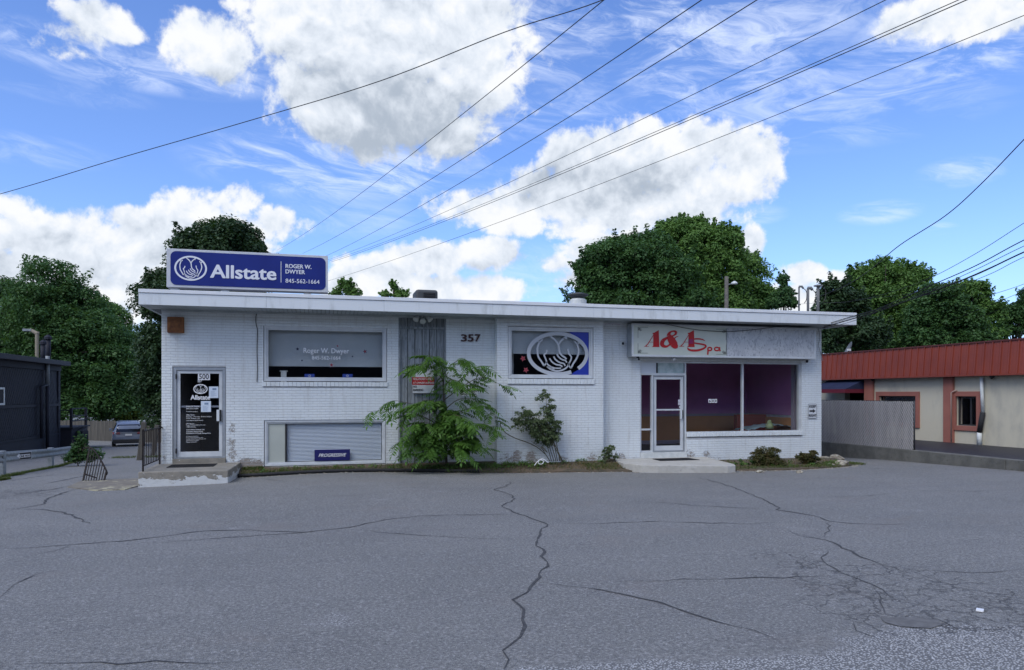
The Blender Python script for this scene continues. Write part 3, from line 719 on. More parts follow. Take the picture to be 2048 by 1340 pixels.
x0, x1, z0, z1 = o['w2']; zs2 = at(1016,757,YB).z; wd2, g2 = window(x0, x1, zs2, z1, YB); sill(x0-.02, x1+.02, zs2, YB, zs2-z0)
mb = MB(); zsh = at(1040,706,0).z; mb.box(g2[0]-.05, g2[1]+.05, -.07, -.065, zsh, g2[3]+.1); mb.box(g2[0]-.05, g2[1]+.05, -.075, -.06, zsh-.025, zsh); mb.build('roller_shade', m_shade, wd2)
Y2 = YB+.080
p = at(1116,707.5,Y2); hw = at(1177,0,Y2).x-p.x; mb = MB(); emblem(mb, p.x, p.z, hw, (g2[3]-g2[2])/2*.995, Y2-.004, Y2-.001, ring=.115, sw=1.0, gap=(300,312)); mb.build('hands_emblem', M_('emblem_vinyl', (.50,.53,.57), .6), wd2)
# blue film outside the ring, right hand corner
hh = (g2[3]-g2[2])/2; cz = p.z
def blue_corner(a0, a1, cz_, cornerx, cornerz):
    pl = []
    for i in range(13):
        a = R(a0+(a1-a0)*i/12); pl.append((min(p.x+hw*.99*math.cos(a), g2[1]), cz+hh*.99*math.sin(a)))
    return pl
mb = MB(); pl = blue_corner(-58, 62, cz, 0, 0)
pl2 = [(g2[1], z) for x, z in pl]
vs = [(x, Y2-.0005, z) for x, z in pl]+[(g2[1], Y2-.0005, z) for x, z in pl2]
mb.add([(x, y, min(max(z, g2[2]), g2[3])) for x, y, z in vs], [(i, i+13, i+14, i+1) for i in range(12)])
aa = pl[0]; bb = pl[-1]
mb.add([(bb[0],Y2-.0005,bb[1]),(g2[1],Y2-.0005,bb[1]),(g2[1],Y2-.0005,g2[3]),(p.x+hw*.36,Y2-.0005,g2[3])], [(0,1,2,3)])
mb.add([(aa[0],Y2-.0005,aa[1]),(g2[1],Y2-.0005,aa[1]),(g2[1],Y2-.0005,g2[2]),(p.x+hw*.42,Y2-.0005,g2[2])], [(3,2,1,0)])
mb.build('blue_film', M_('blue_vinyl', (.02,.045,.36), .3), wd2)
m_starpink = M_('star_pink', (.55,.12,.14), .5)
for (px, py) in [(1046,717),(1052,740)]: star(px, py, .085, Y2, wd2, m_starred, m_starpink, .15*(py % 7))
# lower left window
x0, x1, z0, z1 = o['lw']; wd3, g3 = window(x0, x1, z0+.04, z1, 0, .085)
xm = at(572,0,.1).x
mb = MB(); mb.box(g3[0]+.001, xm-.02, .07, .08, g3[2]+.001, g3[3]-.001); mb.build('panel', M_('pale_green_panel', (.47,.50,.45), .7, (.43,.46,.42), 1.5), wd3)
mb = MB(); mb.box(xm-.02, xm+.015, .05, .12, g3[2], g3[3]); mb.build('mullion', m_dark, wd3)
ns = 27; hz = (g3[3]-.02-g3[2]-.02)/ns; m_gap = 0
for i in range(ns):
    mb = MB(); z = g3[2]+.02+i*hz; mb.add([(xm+.03,.118,z),(g3[1]-.015,.118,z),(g3[1]-.015,.145,z+hz*.88),(xm+.03,.145,z+hz*.88),(xm+.03,.122,z),(g3[1]-.015,.122,z),(g3[1]-.015,.149,z+hz*.88),(xm+.03,.149,z+hz*.88)],
        [(0,1,2,3),(7,6,5,4),(0,4,5,1),(3,2,6,7)]); mb.build('blind_slat', m_blind, wd3)
mb = MB(); mb.box(xm, g3[1]+.02, .16, .17, g3[2]-.02, g3[3]+.02); mb.build('blind_backing', M_('dim_backing', (.22,.25,.30), .9), wd3)
mb = MB(); mb.box(x0-.01, x1+.01, -.05, .10, z0-.16, z0+.035); mb.build('window_sill', m_offwhite, B_, bevel=.008)
# sign in lower window
pa, pb = at(629,922,.03), at(700,898,.03)
ps = thing('insurance_sign', (pa.x, .03, pa.z), 'dark blue board with slanted white PROGRESSIVE lettering leaning in the lower left window', 'sign')
mb = MB(); mb.box(pa.x, pb.x, .02, .038, pa.z, pb.z); mb.build('board', m_navy, ps, bevel=.003)
put_text('PROGRESSIVE', Vector((pa.x+.10, .0185, pa.z+.10)), (pb.x-pa.x)*.78, .085, m_white, ps, shear=.35, bold=.02)

# left door
def door(x0, x1, z0, z1, fr, leaf, Y, name='door'):
    mb = MB(); frame_rect(mb, x0, x1, z0, z1, fr, Y+.0, Y+.13, wb=.03); d = mb.build(name, m_alu, B_, bevel=.003)
    a, b, c, e = x0+fr+.006, x1-fr-.006, z0+.036, z1-fr-.006
    mb = MB(); frame_rect(mb, a, b, c, e, leaf, Y+.03, Y+.075, wb=leaf*1.7); mb.build('door_leaf', m_aluframe, d, bevel=.003)
    mb = MB(); mb.box(a+leaf-.01, b-leaf+.01, Y+.05, Y+.056, c+leaf*1.7-.01, e-leaf+.01); mb.build('pane', m_glass2, d)
    return d, (a+leaf, b-leaf, c+leaf*1.7, e-leaf)
x0, x1, z0, z1 = o['door']; zd = at(345,918).z
d1, gd = door(x0+.01, x1-.01, zd, z1-.01, .075, .075, .02)
mb = MB(); mb.box(x0+.005, x1-.005, -.05, .2, -.06, zd-.004); mb.build('door_sill', m_stoop, B_, bevel=.008)
zb = at(400,813,.08).z; mb = MB(); mb.box(gd[0], gd[1], .09, .115, zb-.022, zb+.022); mb.build('push_bar', m_alu, d1)
ph = at(437,831,-.03); mb = MB(); mb.box(ph.x-.045, ph.x+.02, -.03, .03, ph.z-.14, ph.z+.14); mb.build('handle', m_metalw, d1, bevel=.006)
mb = MB(); mb.box(ph.x+.022, ph.x+.055, -.02, .045, ph.z-.14, ph.z+.14); mb.build('handle_back', m_black, d1)
for zz in (at(0,902).z, at(0,752).z):
    pass
for py in (902, 753): q = at(352,py,.0); mb = MB(); mb.tube([(q.x,.005,q.z-.06),(q.x,.005,q.z+.06)], .014, 8); mb.build('hinge', m_black, d1)
YD = .066
def dtext(s, px, py, w_px, h_px, b=.0, m=m_white):
    q = at(px, py, YD-.003); put_text(s, q, (at(px+w_px,0,YD).x-q.x), h_px/82.0, m, d1, bold=b, depth=.002)
q0, q1 = at(396,760,YD), at(420,746,YD); mb = MB(); mb.box(q0.x, q1.x, YD-.008, YD-.003, q0.z, q1.z); mb.build('number_plate', m_white, d1)
put_text('500', Vector((q0.x+.025, YD-.009, q0.z+.02)), (q1.x-q0.x)-.05, (q1.z-q0.z)-.04, m_ink, d1, bold=.01, depth=.002)
dtext('357', 395, 764.5, 9, 4.5, .02); dtext('Allstate', 381, 799.5, 39.5, 9.5, .035)
q = at(401,778,YD); mb = MB(); emblem(mb, q.x, q.z, .162, .118, YD-.004, YD-.001, ring=.13, sw=1.1); mb.build('hands_emblem', m_white, d1)
L = [('Roger W. Dwyer',814.5,26,3.2,.02),('845-562-1664',818.5,24,2.6,0),('Se habla español',824.5,23,2.4,0),('Office Hours:',831,17,2.4,.02),('Monday - Thursday  8:30am-4:30pm',835,51,2.6,0),('Friday  8:30am-1pm',838.5,27,2.6,0),('Saturday by Appointment',842.5,34,2.6,0),
     ('allstate.com',848,16,2.2,0),('RogerWDwyer@allstate.com',851.5,38,2.5,0),('1-800-Allstate',855,19,2.2,0),('Auto, Home, Business, Life,',861,37,2.7,.02),('Annuities, Mutual Funds,',865,34,2.7,.02),('Retirement & College Savings Plans',868.5,49,2.7,.02),
     ('Securities are offered by',874,24,2,0),('Personal Financial Representatives',876.8,34,2,0),('through Allstate Financial Services, LLC',879.5,39,2,0),('Registered Broker-Dealer',882.5,25,2,0),('Member FINRA, SIPC',885.5,21,2,0)]
for s_, y_, w_, h_, b_ in L: dtext(s_, 372.5, y_, w_, h_, b_)
for (a, b, c, e, lab) in ((418,773,437,796,'white printed notice taped high on the left glass door'),(402,802,422,824,'white printed notice taped across the door push bar')):
    q0, q1 = at(a, e, YD), at(c, b, YD); nt_ = thing('paper_notice', (q0.x, YD, q0.z), lab, 'notice'); mb = MB(); mb.box(q0.x, q1.x, YD-.006, YD-.0045, q0.z, q1.z); mb.build('sheet', M_('notice_paper', (.62,.70,.80), .7), nt_)
    mb = MB(); r = random.Random(a)
    mb.box(q0.x+.08, q0.x+.17, YD-.0075, YD-.0065, q1.z-.09, q1.z-.04)
    for k in range(7): zz = q1.z-.12-k*.020; mb.box(q0.x+.04, q0.x+.04+r.uniform(.08,.15), YD-.0075, YD-.0065, zz-.003, zz+.002)
    mb.build('print', M_('faint_print', (.22,.30,.42), .8), nt_)
# things seen through the left window
for (a, b, c, e, mm, lab, nm, cat) in [(562,743,573,757,m_offwhite,'white box shaped post with a flat top inside the upper left window','display_pillar','pillar')]:
    q0, q1 = at(a, e, .35), at(c, b, .35); t_ = thing(nm, (q0.x, .35, q0.z-.1), lab, cat); mb = MB(); mb.box(q0.x, q1.x, .3, .42, q0.z-.5, q1.z); mb.build('shaft', mm, t_); mb = MB(); mb.box(q0.x-.03, q1.x+.03, .28, .44, q1.z, q1.z+.02); mb.build('cap', mm, t_)
for i, (a, lab) in enumerate([(609,'small blue leaflet holder with white base on the window ledge, nearer the white pillar'),(685,'small blue leaflet holder with white base on the window ledge, right of the red star')]):
    q0, q1 = at(a, 760, .2), at(a+20, 748, .2); t_ = thing('leaflet_holder', (q0.x, .2, q0.z), lab, 'leaflet holder', 'leaflet holders on the window ledge')
    mb = MB(); mb.box(q0.x, q1.x, .19, .215, q0.z, q1.z); mb.build('card', M_('card_blue', (.02,.06,.34), .5), t_); mb = MB(); mb.box(q0.x+.04, q1.x-.04, .17, .188, q0.z-.02, q0.z+.035); mb.build('stand', m_white, t_)
    mb = MB(); emblem(mb, (q0.x+q1.x)/2, (q0.z+q1.z)/2+.03, .035, .025, .186, .189, .14); mb.build('emblem', m_white, t_)

# wood panelled bay
x0, x1 = o['wood'][:2]; zm = at(845,656,.05).z
mb = MB(); mb.box(x0-.01, x1+.01, .075, .24, Z0, ZT); mb.build('bay_backing', m_grout, B_)
nb_ = 6; bw = (x1-x0-.09)/nb_
for i in range(nb_):
    for (a, b) in ((Z0, zm-.035), (zm+.03, ZT)):
        mb = MB(); mb.box(x0+.045+i*bw+.008, x0+.045+(i+1)*bw-.008, .045, .072, a, b); mb.build('plank', m_wood, B_)
mb = MB(); mb.box(x0, x0+.045, -.012, .08, Z0, ZT); mb.build('corner_trim', m_wood, B_); mb = MB(); mb.box(x1-.045, x1, -.012, .08, Z0, ZT); mb.build('corner_trim', m_wood, B_)
mb = MB(); mb.box(x0+.046, x1-.046, .01, .074, zm-.033, zm+.027); mb.build('ledge_trim', m_wood, B_, bevel=.004)
for px in (829,860): q = at(px,0,.03); mb = MB(); mb.box(q.x-.018, q.x+.018, .025, .049, zm+.03, ZT); mb.build('batten', m_wood, B_)

# spa storefront
X0, X1 = o['spa_door'][:2]; W1 = o['spa_win'][1]; YS = .04; YG = .09
zdt = at(1300,750).z; zb0 = at(1300,905).z
zt0 = at(1300,748,YS).z
sf = MB()
fw = .045
for px, za, zb_ in ((1281,zb0,spa_top),(1371,zb0,spa_top),(1601,OP['spa_win'][2],spa_top),(1486,OP['spa_win'][2],spa_top)):
    q = at(px,0,YS).x; q = {1281:X0+fw/2, 1601:W1-fw/2}.get(px, q); sf.box(q-fw/2, q+fw/2, YS, YS+.10, za+.0, zb_-.046)
sf.box(X0, W1, YS, YS+.10, spa_top-.045, spa_top)
zsill = at(1486,862,YS).z
xs371 = at(1371,0,YS).x
sf2 = sf; sf.box(xs371+fw/2, W1-fw, YS+.001, YS+.099, OP['spa_win'][2]+.11, zsill)
sf.box(X0+fw, xs371-fw/2, YS+.001, YS+.099, zt0-.03, zt0+.03)
store = sf.build('storefront_window', m_aluframe, B_, bevel=.003)
for (a, b) in ((xs371+fw/2, at(1486,0,YS).x-fw/2), (at(1486,0,YS).x+fw/2, W1-fw)):
    mb = MB(); mb.box(a-.01, b+.01, YG, YG+.006, zsill-.01, spa_top-.04); mb.build('pane', m_glass, store)
sill(X0+ (xs371-X0)+.02, W1+.03, zsill-.02, 0, .125)
mb = MB(); mb.box(xs371+.03, W1, .05, .24, OP['spa_win'][2]-.01, OP['spa_win'][2]+.11); mb.build('sill_backing', m_mortar, B_)
# transom panels
xa = at(1314.5,0,YS).x
mb = MB(); mb.box(X0+fw, xa-.02, YS+.03, YS+.05, zt0+.03, spa_top-.045); mb.build('transom_panel', M_('white_transom_panel', (.60,.64,.68), .5), store)
mb = MB(); mb.box(xa-.02, xa+.02, YS+.01, YS+.09, zt0+.03, spa_top-.045); mb.build('transom_post', m_dark, store)
mb = MB(); mb.box(xa+.02, xs371-fw/2-.02, YS+.03, YS+.05, zt0+.03, spa_top-.045); tp = mb.build('transom_panel', M_('green_stained_panel', (.30,.40,.40), .6, (.46,.54,.54), 5), store); tp['label'] = 'greenish water stained panel over the door'
# sidelight and door
xsl = at(1304.5,0,YS).x
mb = MB(); mb.box(xsl-.02, xsl+.02, YS, YS+.10, zb0, zt0-.031); mb.build('sidelight_post', m_aluframe, store)
zr = at(1292,859,YS).z
mb = MB(); mb.box(X0+fw, xsl-.02, YS+.01, YS+.09, zr-.025, zr+.025); mb.box(X0+fw, xsl-.02, YS+.01, YS+.09, zb0, zb0+.05); mb.build('sidelight_rail', m_aluframe, store)
mb = MB(); mb.box(X0+fw-.01, xsl-.01, YG, YG+.006, zb0+.04, zr-.02); mb.build('pane', m_glass, store); mb = MB(); mb.box(X0+fw-.01, xsl-.01, YG, YG+.006, zr+.02, zt0-.03); mb.build('pane', m_glass, store)
d2, ge = door(xsl+.021, xs371-fw/2-.001, zb0, zt0-.032, .03, .085, YS)
zp = at(1337,819.5,YS+.03).z; mb = MB(); mb.box(ge[0], ge[1], YS+.035, YS+.07, zp-.022, zp+.022); mb.build('push_bar', m_aluframe, d2)
ph = at(1363,829,YS-.02); mb = MB(); mb.box(ph.x-.035, ph.x+.02, YS-.03, YS+.028, ph.z-.13, ph.z+.13); mb.build('handle', m_metalw, d2, bevel=.005)
mb = MB(); mb.box(ph.x+.022, ph.x+.05, YS-.02, YS+.028, ph.z-.12, ph.z+.13); mb.build('handle_back', m_black, d2)
for (a, b, c, e) in ((1356,799,1364,805),(1356,805.5,1363,810),(1358,812,1364,816)):
    q0, q1 = at(a, e, YS+.05), at(c, b, YS+.05); mb = MB(); mb.box(q0.x, q1.x, YS+.044, YS+.048, q0.z, q1.z); mb.build('door_sticker', M_('sticker_paper', (.55,.55,.62), .6), d2)
for i, ch in enumerate('600'):
    a = 1417+i*6; q0, q1 = at(a, 805.5, YG-.004), at(a+5, 798, YG-.004); mb = MB(); mb.box(q0.x, q1.x, YG-.006, YG-.002, q0.z, q1.z); mb.build('number_plate', m_white, store)
    put_text(ch, Vector((q0.x+.014, YG-.0075, q0.z+.018)), (q1.x-q0.x)-.03, (q1.z-q0.z)-.035, m_ink, store, depth=.002, bold=.01)
mb = MB(); mb.box(X0+.005, xs371+.02, -.03, .25, -.30, zb0-.004); mb.build('door_sill', m_offwhite, B_, bevel=.006)
# draped table inside the right pane
q = at(1540,848,1.4)
tb = thing('draped_table', (q.x, 1.4, -.02), 'table under a pale blue green cloth just inside the right shop pane', 'table')
mb = MB(); zt = at(1540,846,1.4).z; hx = 1.05
vs = []; fs = []
for i in range(21):
    for j in range(7):
        a = -1+i/10; b = -1+j/3; e = max(abs(a), abs(b)); vs.append((q.x+a*hx, 1.4+b*.42, zt-.02-.16*abs(a)**1.5-.03*abs(b)+.02*math.sin(i*2.1+j)))
fs = [(i*7+j, (i+1)*7+j, (i+1)*7+j+1, i*7+j+1) for i in range(20) for j in range(6)]
mb.add(vs, fs); mb.build('cloth', M_('pale_teal_cloth', (.32,.43,.46), .9, (.26,.36,.39), 3), tb, smooth=True)
mb = MB(); [mb.bar((q.x+sx*.85, 1.4+sy*.3, -.02), (q.x+sx*.85, 1.4+sy*.3, zt-.24), .05) for sx in (-1,1) for sy in (-1,1)]; mb.build('legs', m_dark, tb)
q = at(1535,853,1.1); mb = MB(); mb.lathe([(.13,0),(.12,.10),(.07,.2),(.05,.27),(.0,.28)], (q.x, 1.0, zt-.16), 14); gb = mb.build('statuette', M_('mossy_green_plaster', (.22,.30,.12), .8, (.34,.40,.22), 8), None, smooth=True); tag(gb, 'small green bell shaped ornament standing on the cloth behind the shop glass', 'ornament')
# ------------------------------------------------------------------ rooftop sign
Ysg = .05
A, Bq = at(333,572,Ysg), at(656,587,Ysg); ztop = at(333,496,Ysg).z; zlo = (A.z+Bq.z)/2; ztop = (ztop+at(656,512,Ysg).z)/2
rs = thing('rooftop_sign', ((A.x+Bq.x)/2, Ysg, zlo), 'long blue and white rooftop box sign with cupped hands emblem reading Allstate', 'sign')
mb = MB(); mb.box(A.x, Bq.x, Ysg, Ysg+.35, zlo, ztop); mb.build('cabinet', M_('sign_cabinet_silver', (.56,.58,.61), .4, (.50,.52,.56), 4), rs, bevel=.008)
def rrect(x0, x1, z0, z1, r, k=6):
    out = []
    for (cx, cz, a0) in ((x1-r,z1-r,0),(x0+r,z1-r,90),(x0+r,z0+r,180),(x1-r,z0+r,270)):
        out += [(cx+r*math.cos(R(a0+90*i/k)), cz+r*math.sin(R(a0+90*i/k))) for i in range(k+1)]
    return out
m_ = .055
mb = MB(); mb.prism(rrect(A.x+.09, Bq.x-.06, zlo+.06, ztop-.06, .13), Ysg-.010, Ysg-.001); mb.build('blue_face', m_blue, rs)
ye = Ysg-.012
def sx(px): return at(px,0,ye).x
def sz(px,py): return at(px,py,ye).z
m_letter = M_('sign_white_letter', (.70,.72,.78), .5)
mb = MB(); emblem(mb, sx(381.5), sz(381,536.5), sx(414)-sx(381.5)+.0, .30, ye-.004, ye, ring=.11, sw=1.15); mb.build('hands_emblem', m_letter, rs)
put_text('Allstate', Vector((sx(420), ye, sz(420,555)-.01)), sx(553)-sx(420), .335, m_letter, rs, bold=.030)
mb = MB(); mb.box(sx(561.5), sx(562.6), ye-.003, ye, sz(562,565), sz(562,523)); mb.build('divider_line', m_letter, rs)
put_text('ROGER W.', Vector((sx(571), ye, sz(571,536))), sx(623)-sx(571), .105, m_letter, rs, bold=.03)
put_text('DWYER', Vector((sx(571), ye, sz(571,547))), sx(610)-sx(571), .105, m_letter, rs, bold=.03)
put_text('845-562-1664', Vector((sx(571), ye, sz(571,565.5))), sx(639)-sx(571), .105, m_letter, rs, bold=.01)
for px in (450, 615, 350): q = at(px,0,Ysg+.15); mb = MB(); mb.box(q.x-.09, q.x+.09, Ysg+.08, Ysg+.26, ZT+.33, zlo-.001); mb.build('foot', m_metalw, rs)

# ------------------------------------------------------------------ spa sign
Yp = -.36
a, b = at(1264,714,Yp), at(1632,655,Yp); zlo2 = (at(1264,714,Yp).z+at(1632,717,Yp).z)/2; zhi2 = (at(1264,647,Yp).z+at(1632,656,Yp).z)/2
sp_ = thing('shop_sign', ((a.x+b.x)/2, Yp, zlo2), 'long box sign reading A&A Spa in red beside a blank whitewashed half', 'sign')
mb = MB(); mb.box(a.x, b.x, Yp+.03, -.01, zlo2, zhi2); mb.build('cabinet', m_alu, sp_, bevel=.006)
mb = MB(); frame_rect(mb, a.x, b.x, zlo2, zhi2, .055, Yp, Yp+.031); mb.build('rim', m_aluframe, sp_, bevel=.005)
xm2 = at(1454,0,Yp).x
def stained(nm, c1, c2, c3, st):
    m = bpy.data.materials.new(nm); m.use_nodes = True; t = NT(m.node_tree); bs = m.node_tree.nodes['Principled BSDF']
    g = V(t, t.node('ShaderNodeNewGeometry').outputs['Position']); c = t.mix(t.step(t.noise(g, 2.2, 5, .65), .4, .65), c1, c2)
    k = t.noise(t.vmul(g, st), 4, 6, .72, 1.0); k2 = t.noise(t.vmul(g, (st[0]*2,1,st[2]*1.4)), 9, 4, .7, .6)
    c = t.mix(t.step(k, .50, .62)*.6, c, c3); c = t.mix(t.step(k2, .56, .63)*.75, c, (c3[0]*.7,c3[1]*.7,c3[2]*.7)); c = t.mix(t.step(t.noise(t.vmul(g, (5,1,.7)), 6, 4, .7), .58, .64)*.7, c, (.62,.63,.67)); t.put(bs.inputs['Base Color'], c); bs.inputs['Roughness'].default_value = .55; return m
mb = MB(); mb.box(a.x+.055, xm2-.012, Yp+.012, Yp+.029, zlo2+.055, zhi2-.055); f1 = mb.build('lettered_face', M_('yellowed_acrylic', (.60,.63,.56), .4, (.52,.57,.50), 1.3, stretch=(.6,1,1)), sp_)
mb = MB(); mb.box(xm2+.012, b.x-.055, Yp+.012, Yp+.029, zlo2+.055, zhi2-.055); mb.build('blank_face', stained('whitewashed_acrylic', (.55,.57,.59), (.48,.50,.53), (.27,.29,.33), (1.3,1,.75)), sp_)
yz = Yp+.0105
def q_(px, py): v = at(px, py, yz); return (v.x, v.z)
def cropq(x, y): return q_(1250+x/5.12, 630+y/5.118)
# fat-face A: thick right stem, hairline left diagonal, slab feet (traced shape)
def fatA(mb, dx):
    P1 = [cropq(x+dx, y) for x, y in [(345,155),(352,325),(358,328),(272,328),(288,318),(290,200),(280,185),(300,180)]]
    mb.prism(P1, yz-.004, yz)
    ribbon(mb, [cropq(x+dx, y) for x, y in [(300,190),(270,240),(235,295),(212,318)]], [.014,.018,.024,.030], yz-.005, yz-.001)
    ribbon(mb, [cropq(x+dx, y) for x, y in [(195,322),(245,322)]], .012, yz-.006, yz-.001)
    ribbon(mb, [cropq(x+dx, y) for x, y in [(245,278),(295,278)]], .010, yz-.006, yz-.001)
mb = MB(); fatA(mb, 0); mb.build('letter', m_red, sp_); mb = MB(); fatA(mb, 360); mb.build('letter', m_red, sp_)
mb = MB()
amp = [(548,222),(530,222),(505,240),(480,275),(455,305),(425,322),(395,318),(378,298),(388,265),(420,240),(465,220),(505,205),(522,185),(510,168),(480,168),(455,185),(450,212),(470,250),(495,290),(520,316),(540,322)]
wds = [k_*.00296 for k_ in (3,8,12,14,16,20,30,42,38,24,14,14,26,20,14,24,48,70,76,60,22)]
sm = smooth_pts([(*cropq(x,y), w) for (x,y), w in zip(amp, wds)], 4); [ribbon(mb, [(x,z) for x,z,_ in sm[k:k+9]], [w for *_,w in sm[k:k+9]], yz-.004-.0012*(k//8), yz-.001) for k in range(0, len(sm)-1, 8)]; mb.build('ampersand', m_red, sp_)
mb = MB(); S_ = [(818,266),(790,250),(740,244),(690,250),(668,262),(680,280),(740,292),(800,302),(828,318),(800,345),(740,362),(680,362),(648,350),(640,334)]
sw_ = [.016,.034,.042,.034,.026,.03,.042,.048,.05,.054,.06,.06,.05,.02]
sm = smooth_pts([(*cropq(x,y), w) for (x,y), w in zip(S_, sw_)], 4); ribbon(mb, [(x,z) for x,z,_ in sm], [w for *_,w in sm], yz-.008, yz-.005); mb.build('letter', m_red, sp_)
def loop(cx, cy, rx, ry, n=14): return [cropq(cx+rx*math.cos(i*2*math.pi/n), cy+ry*math.sin(i*2*math.pi/n)) for i in range(n)]
mb = MB(); ribbon(mb, [cropq(848,340),cropq(850,370),cropq(846,406)], .045, yz-.005, yz-.001); ribbon(mb, loop(868,348,20,16), .042, yz-.0055, yz-.0015, True); mb.build('letter', m_red, sp_)
mb = MB(); ribbon(mb, loop(940,348,24,17), .042, yz-.005, yz-.001, True); ribbon(mb, [cropq(968,328),cropq(968,350),cropq(974,372)], .042, yz-.0055, yz-.0015); mb.build('letter', m_red, sp_)
mb = MB(); [ribbon(mb, [cropq(650,252+10*k),cropq(700,248+10*k)], .008, yz-.0085, yz-.0082) for k in range(5)]; mb.build('blue_shading', M_('blue_print', (.05,.03,.30), .5), sp_)
mb = MB()
for (sx_, sz_, cx, cy) in ((1,1,130,125),(-1,1,1038,145),(1,-1,130,390),(-1,-1,1038,402)):
    ribbon(mb, [cropq(cx,cy), cropq(cx+105*sx_,cy)], .008, yz-.003, yz-.001); ribbon(mb, [cropq(cx+3*sx_,cy+3*sz_), cropq(cx+3*sx_,cy+(110 if sz_ > 0 else -100))], .008, yz-.0035, yz-.001)
    for k in range(7):
        c2 = (cx+sx_*(10+9*(k % 4)), cy+sz_*(12+10*(k//3)+3*(k % 2)))
        ribbon(mb, [cropq(c2[0]+7*math.cos(i*1.1), c2[1]+7*math.sin(i*1.1)) for i in range(5)], .008, yz-.004, yz-.001)
mb.build('corner_flourish', m_ink, sp_)
# cable drooping across the sign
def wire(name, pts, r, label, cat='cable', m=None, n=5, group=None):
    mb = MB(); mb.tube(pts, r, n); ob = mb.build(name, m or m_wire, None, smooth=True); return tag(ob, label, cat, group)
wire('sign_cable', smooth_pts([at(x,y,Yp-.03) for x, y in [(1318,645),(1345,651),(1390,659),(1450,663),(1510,659),(1570,651),(1610,646)]], 4), .008, 'thin black cable drooping across the red lettered shop sign')
wire('wall_cable', smooth_pts([at(x,y,-.02) for x, y in [(528,620),(517,622),(512,632),(512,648),(515,662),(514,700),(515,735),(514,764)]], 4), .009, 'dark cable hanging down the brick left of the upper left window')
wire('corner_cable', smooth_pts([at(x,y,-.04) for x, y in [(1636,655),(1640,675),(1637,690),(1641,705),(1646,722)]], 4), .008, 'grey blue cable wriggling down the brick beside the shop sign', m=m_galv)

# ------------------------------------------------------------------ wall fittings
q0, q1 = at(334,665,-.12), at(367,634,-.12); t_ = thing('rusty_junction_box', ((q0.x+q1.x)/2, -.12, q0.z), 'square rusted steel box fixed high on the brick above the left door', 'box')
mb = MB(); mb.box(q0.x, q1.x, -.12, 0, q0.z, q1.z); mb.build('housing', m_rust, t_, bevel=.01); mb = MB(); mb.box(q0.x+.05, q1.x-.05, -.128, -.119, q0.z+.05, q1.z-.04); mb.build('cover', m_rust, t_, bevel=.004)
for i, ch in enumerate('357'):
    a0, a1 = at(922+i*14, 683, -.03), at(934+i*13.5, 668.5, -.03)
    ob = put_text(ch, Vector((a0.x, -.03, a0.z)), a1.x-a0.x, a1.z-a0.z, m_numred, None, name='house_number', bold=.03, depth=.03); ob.location.y = -.02
    tag(ob, 'dark red house numeral %s on white brick, %s of the three' % (ch, ('first','middle','last')[i]), 'numeral', 'house numerals')
def flood(px, py, Y, heads, label, s=1.0, mt=None):
    q = at(px, py, Y); t_ = thing('flood_light', tuple(q), label, 'light'); mt = mt or m_offwhite
    mb = MB(); mb.box(q.x-.06*s, q.x+.06*s, Y+.02, Y+.08, q.z+.0, q.z+.09*s); mb.build('mount', mt, t_)
    for (ox, oz, dxx, dyy, dzz) in heads:
        d = Vector((dxx, dyy, dzz)).normalized(); c = Vector((q.x+ox, Y-.02, q.z+oz)); mb = MB()
        mb.tube([c-d*.10*s, c-d*.05*s, c, c+d*.07*s, c+d*.075*s], [.022*s,.03*s,.05*s,.07*s,.055*s], 12); mb.build('lamp_head', mt, t_, smooth=True)
        mb = MB(); mb.tube([(q.x, Y+.03, q.z+.03), tuple(c-d*.08*s)], .013*s, 6); mb.build('arm', mt, t_)
    return t_
flood(845,630,-.12,[(-.15,-.08,-.5,-.5,-.8),(0,-.13,0,-.7,-.6),(.16,-.08,.6,-.4,-.7)],'cluster of three white floodlights under the eave above the grey wood bay',1.15)
flood(1347,716,-.30,[(0,-.05,.1,-.8,-.4)],'small single lamp tucked under the shop sign above the glass door',.8,m_alu)
flood(1277,716,-.25,[(0,-.02,-.1,-.5,-.8)],'tiny black lamp under the left end of the shop sign',.45,m_black)
q = at(1245,687,-.06); t_ = thing('wall_box', (q.x, -.06, q.z-.05), 'small beige wall box with a black square button left of the shop sign', 'intercom'); mb = MB(); mb.box(q.x-.065, q.x+.065, -.06, 0, q.z-.07, q.z+.07); mb.build('housing', m_offwhite, t_, bevel=.006); mb = MB(); mb.box(q.x-.02, q.x+.045, -.067, -.059, q.z-.035, q.z+.035); mb.build('button', m_black, t_)
q = at(1616,722,-.2); t_ = thing('security_camera', tuple(q), 'white dome security camera under the right end of the shop sign', 'camera'); mb = MB(); mb.tube([(q.x,-.02,q.z+.05),(q.x,-.17,q.z+.05)], .045, 12); mb.build('housing', m_white, t_, smooth=True); mb = MB(); mb.lathe([(.04,.03),(.04,-.02),(.022,-.05)], (q.x,-.15,q.z), 12); mb.build('lens', m_black, t_)
def plate_sign(name, a, b, c, e, Y, label, mat, rad=.03):
    q0, q1 = at(a, e, Y), at(c, b, Y); t_ = thing(name, ((q0.x+q1.x)/2, Y, q0.z), label, 'sign')
    mb = MB(); mb.prism(rrect(q0.x, q1.x, q0.z, q1.z, rad, 3), Y, Y+.004); mb.build('plate', mat, t_); return t_, q0, q1
m_sgw = M_('sign_white', (.66,.69,.72), .45, (.58,.61,.64), 6)
t_, q0, q1 = plate_sign('keep_right_sign', 1616, 807, 1634, 837, -.03, 'white KEEP RIGHT sign with black arrow at the right brick corner', m_sgw)
W_, H_ = q1.x-q0.x, q1.z-q0.z
mb = MB(); ribbon(mb, rrect(q0.x+.012, q1.x-.012, q0.z+.012, q1.z-.012, .025, 3), .008, -.0325, -.031, True); mb.build('border', m_ink, t_)
